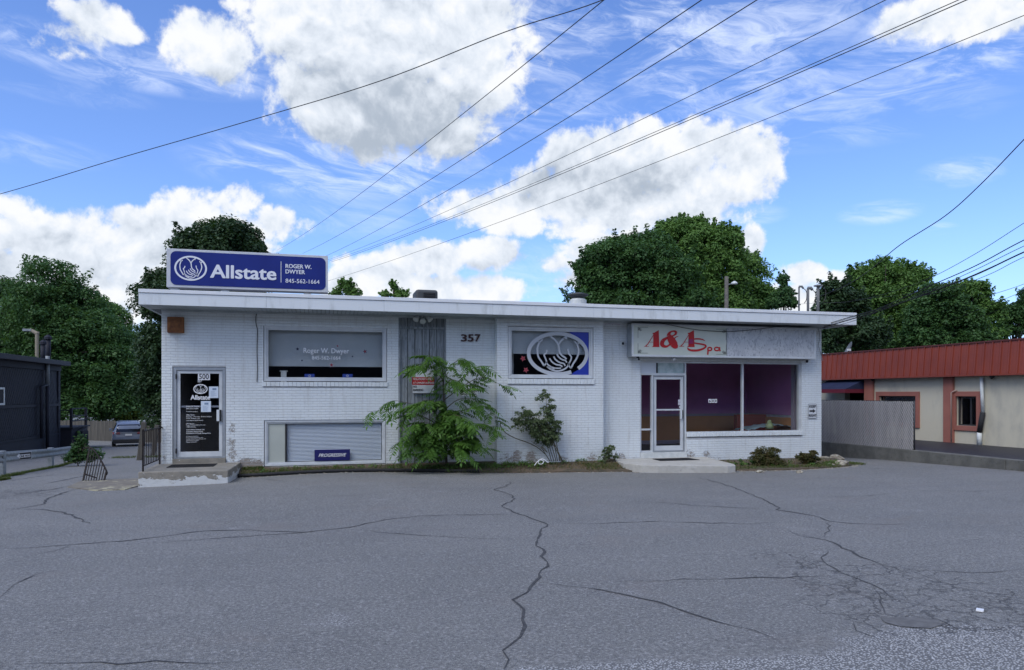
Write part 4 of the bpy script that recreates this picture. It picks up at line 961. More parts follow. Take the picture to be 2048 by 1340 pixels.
put_text('KEEP', Vector((q0.x+W_*.14, -.0325, q0.z+H_*.73)), W_*.74, H_*.17, m_ink, t_, bold=.02); put_text('RIGHT', Vector((q0.x+W_*.10, -.0325, q0.z+H_*.12)), W_*.82, H_*.17, m_ink, t_, bold=.02)
cz = q0.z+H_*.5; xa_, xb_ = q0.x+W_*.16, q0.x+W_*.84
mb = MB(); mb.prism([(xa_,cz-.025),(xb_-.09,cz-.025),(xb_-.10,cz-.065),(xb_,cz),(xb_-.10,cz+.065),(xb_-.09,cz+.025),(xa_,cz+.025)], -.0335, -.0305); mb.build('arrow', m_ink, t_)
t_, q0, q1 = plate_sign('parking_sign', 824, 730, 869, 787, -.03, 'white and red PRIVATE PARKING tow away sign half hidden behind the leafy sapling', m_sgw, .012)
W_, H_ = q1.x-q0.x, q1.z-q0.z; mb = MB(); mb.box(q0.x, q1.x, -.033, -.0305, q0.z+H_*.30, q0.z+H_*.57); mb.build('red_band', m_red, t_)
mb = MB(); ribbon(mb, rrect(q0.x+.006, q1.x-.006, q0.z+.006, q1.z-.006, .012, 3), .008, -.0345, -.034, True); mb.build('border', m_ink, t_)
put_text('PRIVATE PARKING', Vector((q0.x+.03, -.0335, q0.z+H_*.885)), W_*.9, H_*.075, m_ink, t_)
for s_, fz, wf, mm in (('VIOLATIONS TOWED', .465, .86, m_white), ('AT OWNER\'S EXPENSE', .335, .94, m_white), ('NO', .205, .16, m_ink), ('PARKING', .09, .44, m_ink)):
    put_text(s_, Vector((q0.x+W_*.05, -.0345, q0.z+H_*fz)), W_*wf, H_*.075, mm, t_, bold=.01)
t_, q0, q1 = plate_sign('no_smoking_sign', 921, 774, 956, 792, -.03, 'small white NO SMOKING sign on brick behind the sapling leaves', m_white, .01)
W_, H_ = q1.x-q0.x, q1.z-q0.z; put_text('NO SMOKING', Vector((q0.x+.02, -.0335, q0.z+H_*.45)), W_*.9, H_*.30, m_ink, t_, bold=.01)
mb = MB(); mb.box(q0.x+.03, q1.x-.05, -.0332, -.0305, q0.z+H_*.18, q0.z+H_*.24); mb.build('small_print', m_ink, t_)

# ------------------------------------------------------------------ roof things
q = at(854,597,3.5); t_ = thing('rooftop_air_conditioner', (q.x, 3.5, ZT+.33), 'dark grey rooftop air conditioning unit with louvres above the fascia', 'air conditioner')
a, b = at(832,0,3.2).x, at(876,0,3.2).x; zt = at(854,579,3.2).z; m_ac = M_('dark_grey_casing', (.055,.06,.065), .6)
mb = MB(); mb.box(a, b, 3.2, 4.1, ZT+.33, zt); mb.build('casing', m_ac, t_, bevel=.07)
for k in range(4): mb = MB(); z = zt-.10-k*.075; mb.box(a+(b-a)*.34, b-.09, 3.17, 3.2, z-.045, z); mb.build('louvre', m_black, t_)
mb = MB(); mb.box(b-.22, b-.10, 3.14, 3.19, ZT+.33, ZT+.33+.42); mb.build('conduit_box', m_offwhite, t_)
q = at(1156,606,2.5); t_ = thing('roof_vent', (q.x, 2.5, ZT+.33), 'squat white roof vent with a dark mushroom cap above the fascia', 'vent')
sc_ = (at(1172,0,2.5).x-at(1140,0,2.5).x)/2; zt = at(1156,599,2.5).z
mb = MB(); mb.lathe([(sc_,0),(sc_,zt-ZT-.36),(sc_*.8,zt-ZT-.31),(sc_*.35,zt-ZT-.29)], (q.x,2.5,ZT+.33), 20); mb.build('curb', m_offwhite, t_, smooth=False)
zc = at(1156,586,2.5).z-ZT-.33; mb = MB(); mb.lathe([(.10,zt-ZT-.33),(.12,zc-.16),(.30,zc-.10),(.33,zc-.05),(.15,zc),(.02,zc+.01)], (q.x,2.5,ZT+.33), 18); mb.build('cap', m_ac, t_, smooth=True)
for i, (px, top, r, lab) in enumerate([(1598,576,.028,'thin grey service mast on the roof, leftmost of three, with curled lead'),(1616,579,.042,'middle grey service mast on the roof with rounded weatherhead'),(1636,573,.048,'thick service mast on the roof nearest the right end with flat cap')]):
    q = at(px,0,1.2); zt = at(px,top,1.2).z; t_ = thing('service_mast', (q.x,1.2,ZT+.33), lab, 'mast', 'service masts on the roof')
    mb = MB(); mb.tube([(q.x,1.2,ZT+.33),(q.x,1.2,zt)], r, 10); mb.build('pipe', M_('dull_pipe_grey', (.15,.155,.16), .7), t_, smooth=True)
    mb = MB()
    if i == 2: mb.box(q.x-.09, q.x+.11, 1.1, 1.3, zt, zt+.05)
    else: mb.tube([(q.x,1.2,zt),(q.x+.02,1.2,zt+.05),(q.x+.09,1.18,zt+.05),(q.x+.13,1.15,zt-.02)], [r*1.1,r*1.3,r*1.3,r], 10)
    mb.build('weatherhead', M_('dull_cap_grey', (.16,.165,.17), .7), t_, smooth=(i != 2))
    mb = MB(); mb.tube(smooth_pts([(q.x+.1,1.15,zt),(q.x+.22,1.12,zt-.12),(q.x+.20,1.1,zt-.38),(q.x+.12,1.1,zt-.5)], 4), .012, 5); mb.build('lead', m_wire, t_)

# ------------------------------------------------------------------ stoop, slab, mats, railings
m_ = None
st = thing('entrance_stoop', (-7.9,-1,-.35), 'raised concrete stoop with flaking white edge under the left door', 'steps')
mb = MB(); mb.add([(-8.86,-1.85,0),(-7.02,-2.0,0),(-6.95,-.02,0),(-8.86,-.02,0),(-8.86,-1.85,-.5),(-7.02,-2.0,-.5),(-6.95,-.02,-.5),(-8.86,-.02,-.5)], [(0,1,2,3),(4,5,1,0),(5,6,2,1),(7,4,0,3)]); mb.build('slab', m_stoop, st, bevel=.018)
sl = thing('shop_door_slab', (4.3,-1,-.35), 'low pale concrete slab in front of the shop door', 'slab')
c1_, c2_ = gat(1286,937), gat(1474,941)
mb = MB(); zt = -.15
pa_, pb_ = atd(1284,929,18.9), atd(1474,931,18.6); pl_ = [(3.0,-1.75),(3.35,-2.0),(5.05,-2.55),(5.3,-2.5),(5.45,-2.2),(5.85,-.03),(2.9,-.03),(2.75,-1.2)]
mb.add([(x,y,zt) for x,y in pl_]+[(x,y,-.55) for x,y in pl_], [tuple(range(8))]+[(i,(i+8),(i+1)%8+8,(i+1)%8) for i in range(8)]); mb.build('slab', m_slab, sl, bevel=.02)
def doormat(pts, z, label):
    t_ = thing('door_mat', (sum(p[0] for p in pts)/4, sum(p[1] for p in pts)/4, z), label, 'door mat', 'black rubber door mats')
    mb = MB(); mb.add([(x,y,z+.012) for x,y in pts]+[(x,y,z+.001) for x,y in pts], [(0,1,2,3),(0,4,5,1),(1,5,6,2),(2,6,7,3),(3,7,4,0)]); mb.build('pad', m_black, t_, bevel=.004)
    mb = MB(); (ax,ay),(bx_,by_),(cx,cy),(dx_,dy_) = pts
    for k in range(12):
        f = (k+.5)/12; mb.bar((ax+(dx_-ax)*f, ay+(dy_-ay)*f, z+.013), (bx_+(cx-bx_)*f, by_+(cy-by_)*f, z+.013), .012, .006)
    mb.build('ribs', m_black, t_)
doormat([(-8.45,-1.05),(-7.45,-1.05),(-7.45,-.35),(-8.45,-.35)], 0, 'black ribbed mat on the stoop under the left door')
doormat([(3.95,-.95),(5.15,-.95),(5.1,-.35),(4.0,-.35)], zt, 'black ribbed mat on the pale slab at the shop door')
# stoop railing on the left edge
rl = thing('stoop_railing', (-8.78,-1,0), 'black iron railing with curled ends along the left edge of the stoop', 'railing')
ya, yb = -1.78, -.08; zr_ = .88
for (y, h) in ((ya,.90),(yb,.90)): mb = MB(); mb.bar((-8.78,y,0),(-8.78,y,h+.02),.032); mb.build('post', m_blackmetal, rl)
mb = MB(); mb.bar((-8.78,ya,zr_),(-8.78,yb,zr_),.035,.018); mb.tube([(-8.78,yb,zr_),(-8.76,yb+.05,zr_+.02),(-8.72,yb+.06,zr_-.02)],.012,6); mb.build('top_rail', m_blackmetal, rl)
mb = MB(); mb.bar((-8.78,ya,.12),(-8.78,yb,.12),.03,.015); mb.build('bottom_rail', m_blackmetal, rl)
for k in range(1,10): y = ya+(yb-ya)*k/10; mb = MB(); mb.bar((-8.78,y,.12),(-8.78,y,zr_),.015); mb.build('baluster', m_blackmetal, rl)
# stair railing at the edge of the lot
pA = gat(166,963); pB = gat(208,962)
zA, zB = pA.z, pB.z
sr = thing('stair_railing', ((pA.x+pB.x)/2, pA.y, zA), 'short sloping black iron stair railing standing alone at the lot edge', 'railing')
dirx = (pB-pA); topA = atd(180,895,(pA-cam_p).dot(Vector((S,C_,0)))+.35); topB = atd(213,942,(pB-cam_p).dot(Vector((S,C_,0)))+.1)
mb = MB(); mb.bar(tuple(pA), tuple(topA), .034); mb.build('post', m_blackmetal, sr); mb = MB(); mb.bar(tuple(pB), tuple(topB), .034); mb.build('post', m_blackmetal, sr)
sm = smooth_pts([tuple(topA-Vector((.12,0,.03))), tuple(topA), tuple(topA*.62+topB*.38+Vector((.02,0,.05))), tuple(topB), tuple(topB+Vector((-.01,0,-.09)))], 4); mb = MB(); mb.tube(sm, .02, 6); mb.build('top_rail', m_blackmetal, sr)
lo1, lo2 = pA+(topA-pA)*.22, pB+(topB-pB)*.05
mb = MB(); mb.bar(tuple(lo1), tuple(lo2*.6+lo1*.4), .025); mb.build('bottom_rail', m_blackmetal, sr)
for k in range(1,8):
    f = k/8; mb = MB(); mb.bar(tuple(pA.lerp(pB, f)), tuple(topA.lerp(topB, f)+Vector((0,0,.02))), .016); mb.build('baluster', m_blackmetal, sr)
# worn concrete apron at the head of the side stairs
ap = [gat(*p) for p in [(135,975),(165,962),(275,958),(281,972),(250,980),(190,982)]]
mb = MB(); mb.add([(p.x,p.y,p.z+.02) for p in ap]+[(p.x,p.y,p.z-.1) for p in ap], [tuple(range(6))]+[(i,i+6,(i+1)%6+6,(i+1)%6) for i in range(6)]); ob = mb.build('side_path', concrete('sandy_apron', (.17,.15,.125), (.22,.20,.16), (.10,.095,.09), (.45,.42,.28), lambda t,x,y,z: t.step(y,-1.1,-2.2)*.10-.10), None, kind='structure')

# ------------------------------------------------------------------ guard rail with one-way sign
gr = thing('guard_rail', (-14.2,7,-.8), 'galvanised steel guard rail on posts beside the side drive', 'guard rail')
gp = [(-13.35,.2),(-13.75,4.2),(-14.75,11.4),(-15.3,17.2)]
prof_ = [(-.0,.31),(.045,.27),(.045,.215),(0,.175),(0,.135),(.045,.095),(.045,.04),(0,0)]
def gz(x, y): return ter(x, y)
for (a, b) in zip(gp, gp[1:]):
    mb = MB(); d = Vector((b[0]-a[0], b[1]-a[1], 0)).normalized(); nrm = Vector((-d.y, d.x, 0))*-1
    A0, B0 = Vector((*a, gz(*a)+.36)), Vector((*b, gz(*b)+.36)); vs = [A0+nrm*(p+.06)+Vector((0,0,h)) for p,h in prof_]+[B0+nrm*(p+.06)+Vector((0,0,h)) for p,h in prof_]
    vs += [v-nrm*.006 for v in vs]; k = 8
    mb.add(vs, [(i,i+1,i+k+1,i+k) for i in range(k-1)]+[(i+16,i+k+16,i+k+17,i+17) for i in range(k-1)]); mb.build('rail', m_galv, gr, smooth=True)
for (x, y) in [(-13.55,2.0),(-13.75,4.4),(-14.75,11.4),(-15.2,16.0)][1:]+[(-13.4,.6)]:
    mb = MB(); z = gz(x,y); mb.box(x-.08, x+.08, y-.1, y+.1, z-.2, z+.70); mb.build('post', m_galv, gr, bevel=.008)
# one-way sign hangs on the rail face
qc = atX(46,912,-13.85); os_ = thing('one_way_sign', tuple(qc), 'small black and white ONE WAY arrow sign fixed on the guard rail', 'sign')
dv = (Vector((gp[2][0]-gp[1][0], gp[2][1]-gp[1][1], 0))).normalized(); a_ = math.atan2(dv.y, dv.x)
os_.rotation_euler = (0,0,a_-R(35)); w2, h2 = .30, .105
def lb(name, mat, x0, x1, y0, y1, z0, z1, par): mb = MB(); mb.box(x0,x1,y0,y1,z0,z1); return mb.build(name, mat, par, local=True)
lb('plate', m_sgw, -w2, w2, -.006, 0, -h2-.01, h2+.01, os_); lb('black_field', m_ink, -w2+.012, w2-.012, -.009, -.0065, -h2, h2, os_)
mb = MB(); mb.prism([(-w2+.04,0),(-w2+.17,h2*.8),(-w2+.17,h2*.45),(w2-.05,h2*.45),(w2-.05,-h2*.45),(-w2+.17,-h2*.45),(-w2+.17,-h2*.8)], -.012, -.0095); mb.build('arrow', m_white, os_, local=True)
me = put_text('ONE WAY', Vector((-w2+.17,-.0135,-.035)), w2*1.25, .07, m_ink, os_, bold=.01, local=True, depth=.002)
# ------------------------------------------------------------------ right-hand neighbour
XN, XR2 = 16.6, 12.25; ZN = -.04
mb = MB(); mb.box(XR2+.02, 60, -40, 45, -.9, ZN); mb.build('neighbour_lot', m_newasph, None, kind='structure')
rw = thing('retaining_wall', (XR2,-10,-.5), 'low weathered concrete retaining wall along the right side of the drive', 'wall')
ys = [-30,-24.2,-18.3,-12.4,-6.5,-4.1,1.8,7.7,13.6,20]
for a, b in zip(ys, ys[1:]): mb = MB(); mb.box(XR2-.02, XR2+.26, a+.006, b-.006, -1.4, ZN+.03); mb.build('block', m_wallc, rw, bevel=.02)
NB = thing('neighbour_shop', (XN,-2,ZN), 'low cream stucco building with red brown metal fascia and terracotta trim', 'building')
zr0, zr1 = atX(1850,752,XN-.28).z, atX(1850,694,XN-.28).z
wops = []
def nwin(pxa, pya, pxb, pyb):
    a, b = atX(pxa,pya,XN), atX(pxb,pyb,XN); return (min(a.y,b.y), max(a.y,b.y), min(a.z,b.z), max(a.z,b.z))
# window outer trims (photo edges: crop factor 3.045)
w_a = nwin(1753,783,1840,855); w_b = nwin(1905,783,1963,862)
zlo_, zhi_ = (atX(1830,855,XN).z+atX(1935,862,XN).z)/2, (atX(1830,783,XN).z+atX(1935,783,XN).z)/2
w_a = (w_a[0], w_a[1], zlo_, zhi_); w_b = (w_b[0], w_b[1], zlo_, zhi_)
dr = (atX(1728,0,XN).y, atX(1690,0,XN).y, ZN, 2.1)
mb = MB()
def wall_cells_x(mb, xa, xb, y0, y1, z0, z1, ops):
    tmp = MB(); wall_cells(tmp, y0, y1, z0, z1, xa, xb, ops); mb.add([(v[1], v[0], v[2]) for v in tmp.v], [f[::-1] for f in tmp.f])
t6 = .17
wall_cells_x(mb, XN, XN+.25, -4, 24, ZN-.2, 3.3, [(w_a[0]+t6,w_a[1]-t6,w_a[2]+t6,w_a[3]-t6),(w_b[0]+t6,w_b[1]-t6,w_b[2]+t6,w_b[3]-t6),dr])
mb.box(XN, XN+12, -4.25, -4.01, ZN-.2, 3.3); mb.box(XN, XN+12, 24.01, 24.2, ZN-.2, 3.3); mb.build('wall', m_cream, NB)
mb = MB(); mb.box(XN+.02, XN+12, -4, 24, zr1-.35, zr1-.2); mb.build('roof', M_('dark_flat_roof', (.05,.05,.05), .9), NB)
mb = MB(); mb.box(XN+1.2, XN+1.25, -4, 24, ZN, 3.2); mb.build('inner_wall', m_dark, NB)
for wi, (a, b, c, d) in enumerate((w_a, w_b)):
    mb = MB(); tmp = MB(); frame_rect(tmp, a, b, c, d, t6, XN-.05, XN+.02); mb.add([(v[1], v[0], v[2]) for v in tmp.v], [f[::-1] for f in tmp.f]); wt = mb.build('window', m_pink, NB, bevel=.006)
    mb = MB(); tmp = MB(); frame_rect(tmp, a+t6, b-t6, c+t6, d-t6, .05, XN+.08, XN+.13); mb.add([(v[1], v[0], v[2]) for v in tmp.v], [f[::-1] for f in tmp.f])
    mid = a+(b-a)*.42; mb.box(XN+.085, XN+.125, mid-.03, mid+.03, c+t6+.05, d-t6-.05); mb.build('frame', M_('bronze_frame', (.035,.035,.04), .4), wt)
    mb = MB(); mb.box(XN+.10, XN+.106, a+t6, b-t6, c+t6, d-t6); mb.build('pane', m_glass2, wt)
for (pa_, pb_) in ((1886,1905),(1728,1745)):
    a, b = atX(pb_,0,XN-.1).y, atX(pa_,0,XN-.1).y; mb = MB(); mb.box(XN-.10, XN-.002, a, b, ZN, zr0+.1); mb.build('pilaster', m_pink, NB, bevel=.006)
# standing seam panels of the fascia, each tapered top to bottom
pw = .415
seam_y = [atX(1600+x/3.045, 0, XN-.3).y for x in (1328,1275,1222,1168,1115,1062,1015,968,924,878,832,787,748,705,664,627,588,550,513,475,442,407,373,340,308,277,247,218,188,160)]
pw = (seam_y[-1]-seam_y[0])/(len(seam_y)-1); y0_ = seam_y[0]-pw*7
for k in range(7+len(seam_y)+22):
    a, b = y0_+k*pw, y0_+(k+1)*pw; mb = MB(); xb_, xt_ = XN-.32, XN-.22
    vs = [(xb_,a,zr0),(xb_,b,zr0),(xt_,b,zr1),(xt_,a,zr1)]
    mb.add(vs+[(x+.05,y_,z) for x,y_,z in vs], [(0,1,2,3)[::-1],(4,5,6,7),(0,4,5,1),(1,5,6,2)[::-1],(2,6,7,3),(3,7,4,0)])
    mb.add([(xb_-.035,a-.012,zr0),(xb_-.035,a+.012,zr0),(xt_-.035,a+.012,zr1),(xt_-.035,a-.012,zr1),(xb_,a-.012,zr0),(xb_,a+.012,zr0),(xt_,a+.012,zr1),(xt_,a-.012,zr1)], [(0,3,2,1),(0,4,7,3),(1,2,6,5),(0,1,5,4)])
    for s_ in (.33,.66): yy = a+pw*s_; mb.add([(xb_-.008,yy-.01,zr0),(xb_-.008,yy+.01,zr0),(xt_-.008,yy+.01,zr1),(xt_-.008,yy-.01,zr1)], [(0,3,2,1)])
    mb.build('metal_panel', m_redm, NB)
mb = MB(); mb.box(XN-.26, XN+.3, y0_, 24, zr1+.002, zr1+.05); mb.build('cap_trim', M_('dark_red_cap', (.10,.022,.016), .5), NB)
mb = MB(); mb.box(XN-.36, XN-.001, y0_, 24, zr0-.05, zr0-.004); mb.build('soffit_trim', m_redm, NB)
# awning
aw = thing('door_awning', (XN,dr[0],2.2), 'navy canvas awning with dark red valance over the neighbouring shop door', 'awning')
ya_, yb_ = atX(1726,0,XN-.1).y, atX(1726,0,XN-.1).y+2.2; zt_, zb_ = zr0-.06, atX(1690,778,XN-1.0).z
mb = MB(); vs = [(XN-.01,ya_,zt_),(XN-.01,yb_,zt_),(XN-.95,yb_,zb_),(XN-.95,ya_,zb_)]
mb.add(vs+[(XN-.01,ya_,zb_),(XN-.01,yb_,zb_)], [(0,1,2,3)[::-1],(0,3,4),(1,5,2)]); mb.build('canopy', M_('navy_canvas', (.008,.014,.045), .8, (.012,.02,.06), 3), aw)
mb = MB(); mb.box(XN-.96, XN-.94, ya_, yb_, zb_-.16, zb_-.002); mb.box(XN-.94, XN-.01, ya_-.01, ya_+.01, zb_-.16, zb_-.002); mb.build('valance', M_('maroon_canvas', (.12,.006,.02), .8), aw)
# pipes and lamps
def ypx(px, X=XN-.12): return atX(px,0,X).y
yq = ypx(1963); t_ = thing('drainpipe', (XN-.12,yq,ZN), 'tall white drainpipe with a dark middle joint right of the terracotta window', 'pipe')
za_, zb2 = atX(1965,755,XN-.12).z, atX(1967,825,XN-.12).z; zc_ = atX(1963,865,XN-.12).z
mb = MB(); mb.tube([(XN-.12,yq,za_),(XN-.12,yq-.05,zb2)],.055,10); mb.build('upper_pipe', m_offwhite, t_, smooth=True); mb = MB(); mb.tube([(XN-.12,yq-.05,zb2),(XN-.12,yq+.08,zc_)],.08,8); mb.build('joint', m_black, t_, smooth=True); mb = MB(); mb.tube([(XN-.12,yq+.08,zc_),(XN-.12,yq+.08,ZN)],.075,8); mb.build('lower_pipe', m_offwhite, t_, smooth=True)
yq = ypx(1903); zt_ = atX(1905,782,XN-.1).z; wire('thin_pipe', [(XN-.03,yq-.15,zt_),(XN-.1,yq-.12,zt_+.02),(XN-.13,yq,zt_-.06),(XN-.13,yq,ZN)], .022, 'thin pinkish pipe with a hooked top beside the terracotta pilaster', 'pipe', M_('pale_pink_pipe', (.52,.36,.30), .6), 6)
for px, py, lab in ((1990,752,'small black lamp under the red fascia near the drainpipe'),(1750,757,'small black lamp under the red fascia beside the awning')):
    v = atX(px,py,XN-.1); t_ = thing('wall_lamp', tuple(v), lab, 'lamp', 'lamps under the red fascia'); mb = MB(); mb.box(XN-.06, XN-.002, v.y-.05, v.y+.05, v.z, v.z+.1); mb.build('mount', m_black, t_); mb = MB(); mb.tube([(XN-.06,v.y,v.z+.05),(XN-.15,v.y,v.z+.02),(XN-.24,v.y+.04,v.z-.05)],[.03,.05,.08],10); mb.build('lamp_head', m_black, t_, smooth=True)
v = atX(1700,703,XN+.4); t_ = thing('satellite_dish', (XN+.4, v.y, zr1-.2), 'grey satellite dish on the neighbouring roof behind the red fascia', 'satellite dish')
mb = MB(); M0 = Matrix.Translation((XN+.4, v.y, v.z+.08)) @ Euler((R(-25),R(-62),0)).to_matrix().to_4x4()
pr = [(.0,.0),(.12,.01),(.24,.045),(.34,.10)]; n = 20; vs = [M0 @ Vector((r*math.cos(2*math.pi*j/n), r*1.15*math.sin(2*math.pi*j/n), z)) for r,z in pr for j in range(n)]
mb.add(vs+[w_-Vector((0,0,.01)) for w_ in vs], [(i*n+j, i*n+(j+1)%n, (i+1)*n+(j+1)%n, (i+1)*n+j) for i in range(3) for j in range(n)]); mb.build('reflector', M_('dish_grey', (.14,.15,.16), .5), t_, smooth=True)
mb = MB(); mb.bar((XN+.4,v.y,zr1-.2),(XN+.42,v.y,v.z+.02),.05); mb.build('mast', m_galv, t_); mb = MB(); mb.bar((XN+.4,v.y,v.z-.1),(XN+.05,v.y-.35,v.z+.05),.03); mb.box(XN-.02,XN+.1,v.y-.42,v.y-.32,v.z+.0,v.z+.09); mb.build('feed_arm', m_offwhite, t_)
# chain-link fence with vertical slats
fe = thing('slatted_chain_link_fence', (XR2+.1,2,ZN), 'chain link fence woven with pale vertical slats on the retaining wall', 'fence')
FX = XR2+.09; fy0, fy1 = atX(1827,0,FX).y, 6.5; fz0, fz1 = ZN+.03, atX(1827,803,FX).z
m_slat = M_('grey_plastic_slat', (.30,.285,.28), .6, (.22,.21,.21), 2.5, stretch=(1,3,.4))
mb = MB(); mb.box(-.006,.006,-.019,.019,-.5*(fz1-fz0),.5*(fz1-fz0)); sme = bpy.data.meshes.new('slat'); sme.from_pydata(mb.v, [], mb.f); sme.materials.append(m_slat)
y = fy0+.04; r = random.Random(5); k = 0
while y < fy1:
    ob = link('slat', sme, fe, (FX, y, (fz0+fz1)/2+r.uniform(-.012,.012)-.01*(k % 2))); ob.rotation_euler = (r.uniform(-.006,.006),0,r.uniform(-.25,.25)); y += .052; k += 1
mb = MB(); hgt = fz1-fz0; st_ = .085; s0 = fy0-hgt
y = s0
while y < fy1:
    for sgn in (1,-1):
        a_, b_ = (y, fz0), (y+hgt*.62, fz1)
        if sgn < 0: a_, b_ = (y, fz1), (y+hgt*.62, fz0)
        # clip to the fence
        ta = max(0, (fy0-a_[0])/(b_[0]-a_[0])); tb_ = min(1, (fy1-a_[0])/(b_[0]-a_[0]))
        if tb_ > ta:
            p_ = (FX-.012*sgn, a_[0]+(b_[0]-a_[0])*ta, a_[1]+(b_[1]-a_[1])*ta); q2 = (FX-.012*sgn, a_[0]+(b_[0]-a_[0])*tb_, a_[1]+(b_[1]-a_[1])*tb_)
            mb.bar(p_, q2, .0085)
    y += st_
mb.build('wire_mesh', M_('pale_vinyl_wire', (.44,.44,.45), .6), fe, kind='stuff')
for yy in (fy0, atX(1708,0,FX).y, 5.2): mb = MB(); mb.tube([(FX+.03,yy,fz0),(FX+.03,yy,fz1+.02)],.024,8); mb.build('post', M_('dark_fence_post', (.04,.04,.045), .5), fe, smooth=True)
mb = MB(); mb.tube([(FX+.03,fy0,fz1),(FX+.03,fy1,fz1)],.018,6); mb.build('top_rail', m_blackmetal, fe)

# ------------------------------------------------------------------ left-hand dark building
XL2 = -20.9; yA, yB2 = 4, 32.3; LB = thing('dark_sided_building', (XL2,20,-1.4), 'low building with navy diagonal board siding and a dark flat eave', 'building')
ztl = 3.72
mb = MB(); mb.box(XL2-10, XL2-.03, yA, yB2-.02, -2, ztl-.3); mb.build('wall', m_navyside, LB)
mb = MB(); mb.box(XL2-10.3, XL2+.55, yA-.3, yB2+.3, ztl-.28, ztl); mb.build('roof', M_('dark_roof_edge', (.022,.024,.036), .7), LB, bevel=.02)
mb = MB(); mb.box(XL2, XL2+.10, yA, yB2, ztl-.62, ztl-.29); mb.build('eave_board', m_navyside, LB)
zmid = atX(60,812,XL2).z
def diag_boards(zl, zh, slope, pitch):
    y = yA+.3
    out = 0
    while y < yB2-.6 and out < 140:
        dy = (zh-zl)*slope
        a, b = y, y+dy
        if b < yB2-.3:
            mb = MB(); mb.add([(XL2-.02,a,zh),(XL2-.02,a+pitch-.03,zh),(XL2-.02,b+pitch-.03,zl),(XL2-.02,b,zl),(XL2+.008,a+.008,zh),(XL2+.008,a+pitch-.04,zh),(XL2+.008,b+pitch-.04,zl),(XL2+.008,b+.008,zl)], [(4,5,6,7),(0,1,5,4),(1,2,6,5),(2,3,7,6),(3,0,4,7)])
            mb.build('siding_board', m_navyside, LB); out += 1
        y += pitch
diag_boards(zmid+.12, ztl-.64, .55, .24); diag_boards(-.75, zmid-.08, .55, .24)
mb = MB(); mb.box(XL2-.01, XL2+.06, yA, yB2, zmid-.07, zmid+.09); mb.box(XL2-.01, XL2+.06, yA, yB2, -.86, -.76); mb.build('rail_board', m_navyside, LB)
mb = MB(); mb.box(XL2-.02, XL2+.02, yA, yB2, -1.9, -.87); mb.build('base_panel', m_navyside, LB)
mb = MB(); mb.box(XL2-.03, XL2+.05, yB2-.35, yB2, -1.9, ztl-.63); mb.build('corner_board', m_navyside, LB)
a, b = atX(-40,774,XL2+.03), atX(9,810,XL2+.03); mb = MB(); tmp = MB(); frame_rect(tmp, a.y, b.y, b.z, a.z, .10, XL2+.01, XL2+.05); mb.add([(v[1],v[0],v[2]) for v in tmp.v], [f[::-1] for f in tmp.f]); wn_ = mb.build('window', m_offwhite, LB); mb = MB(); mb.box(XL2+.012, XL2+.018, a.y+.1, b.y-.1, b.z+.1, a.z-.1); mb.build('pane', m_dark, wn_)
yq = atX(95,0,XL2+.2).y; zt_ = atX(95,712,XL2+.2).z; t_ = thing('downspout', (XL2+.2,yq,-1.5), 'tall dark exhaust pipe with a shiny metal top on the navy siding', 'pipe')
zj = atX(95,770,XL2+.2).z
mb = MB(); mb.tube([(XL2+.2,yq,zj),(XL2+.2,yq,zt_)],.11,10); mb.build('metal_section', m_galv, t_, smooth=True); mb = MB(); mb.tube([(XL2+.2,yq,ter(XL2,yq)),(XL2+.2,yq,zj)],.10,10); mb.build('painted_section', m_navyside, t_, smooth=True)
yq2 = atX(83,0,XL2+.2).y; mb = MB(); mb.tube([(XL2+.2,yq,zj),(XL2+.2,yq2,zj-.1),(XL2+.2,yq2,-.9)],.09,8); mb.build('branch_pipe', m_navyside, t_, smooth=True)
for px, top, rr, lab in ((96,678,.16,'tall dark flue pipe rising behind the navy roof edge'),(86,688,.14,'short dark capped flue beside the tall one on the navy roof')):
    v = atX(px,720,XL2-1.5); zt_ = atX(px,top,XL2-1.5).z; t_ = thing('roof_flue', (XL2-1.5,v.y,ztl), lab, 'flue', 'flues on the navy roof'); mb = MB(); mb.tube([(XL2-1.5,v.y,ztl-.1),(XL2-1.5,v.y,zt_)],rr,10); mb.build('stack', m_navyside, t_, smooth=True); mb = MB(); mb.lathe([(rr*1.5,0),(rr*1.5,.15),(rr*.4,.3)], (XL2-1.5,v.y,zt_-.02), 10); mb.build('cap', m_navyside, t_)
# rear porch of the dark building
pv = thing('rear_porch', (-21.5,34,-1.6), 'dark timber porch with open rails behind the navy building', 'porch')
def bx(nm, x0, x1, y0, y1, z0, z1, m, par, **k): mb = MB(); mb.box(x0,x1,y0,y1,z0,z1); return mb.build(nm, m, par, **k)
bx('base', -22.5, -20.35, 32.7, 36, -2.2, -.55, m_navyside, pv); bx('deck', -22.7, -20.25, 32.6, 36.2, -.54, -.45, m_navyside, pv)
for (x, y) in ((-20.4,32.8),(-20.4,35.8)): bx('post', x-.07, x+.07, y-.07, y+.07, -.44, .75, m_navyside, pv)
for z in (-.1,.2,.68): bx('rail', -20.43, -20.37, 32.9, 35.7, z, z+.08, m_navyside, pv)
bx('rail', -22.4, -20.48, 32.75, 32.82, .60, .68, m_navyside, pv)
# street lamp behind it
v = atd(74,715,60); t_ = thing('street_lamp', (v.x,v.y,ter(v.x,v.y)), 'pale pole with a bent top standing behind the navy building', 'street lamp')
a, b = atd(74,668,60), atd(60,660,60); mb = MB(); mb.tube(smooth_pts([(v.x,v.y,-2.4),(v.x,v.y,a.z-.6),(a.x,a.y,a.z),(b.x,b.y,b.z)],5),.15,8); mb.build('pole', M_('pale_tan_pole', (.24,.21,.16), .8), t_, smooth=True); mb = MB(); mb.box(b.x-.5,b.x+.15,b.y-.2,b.y+.2,b.z-.12,b.z+.08); mb.build('lamp_head', m_galv, t_, bevel=.03)
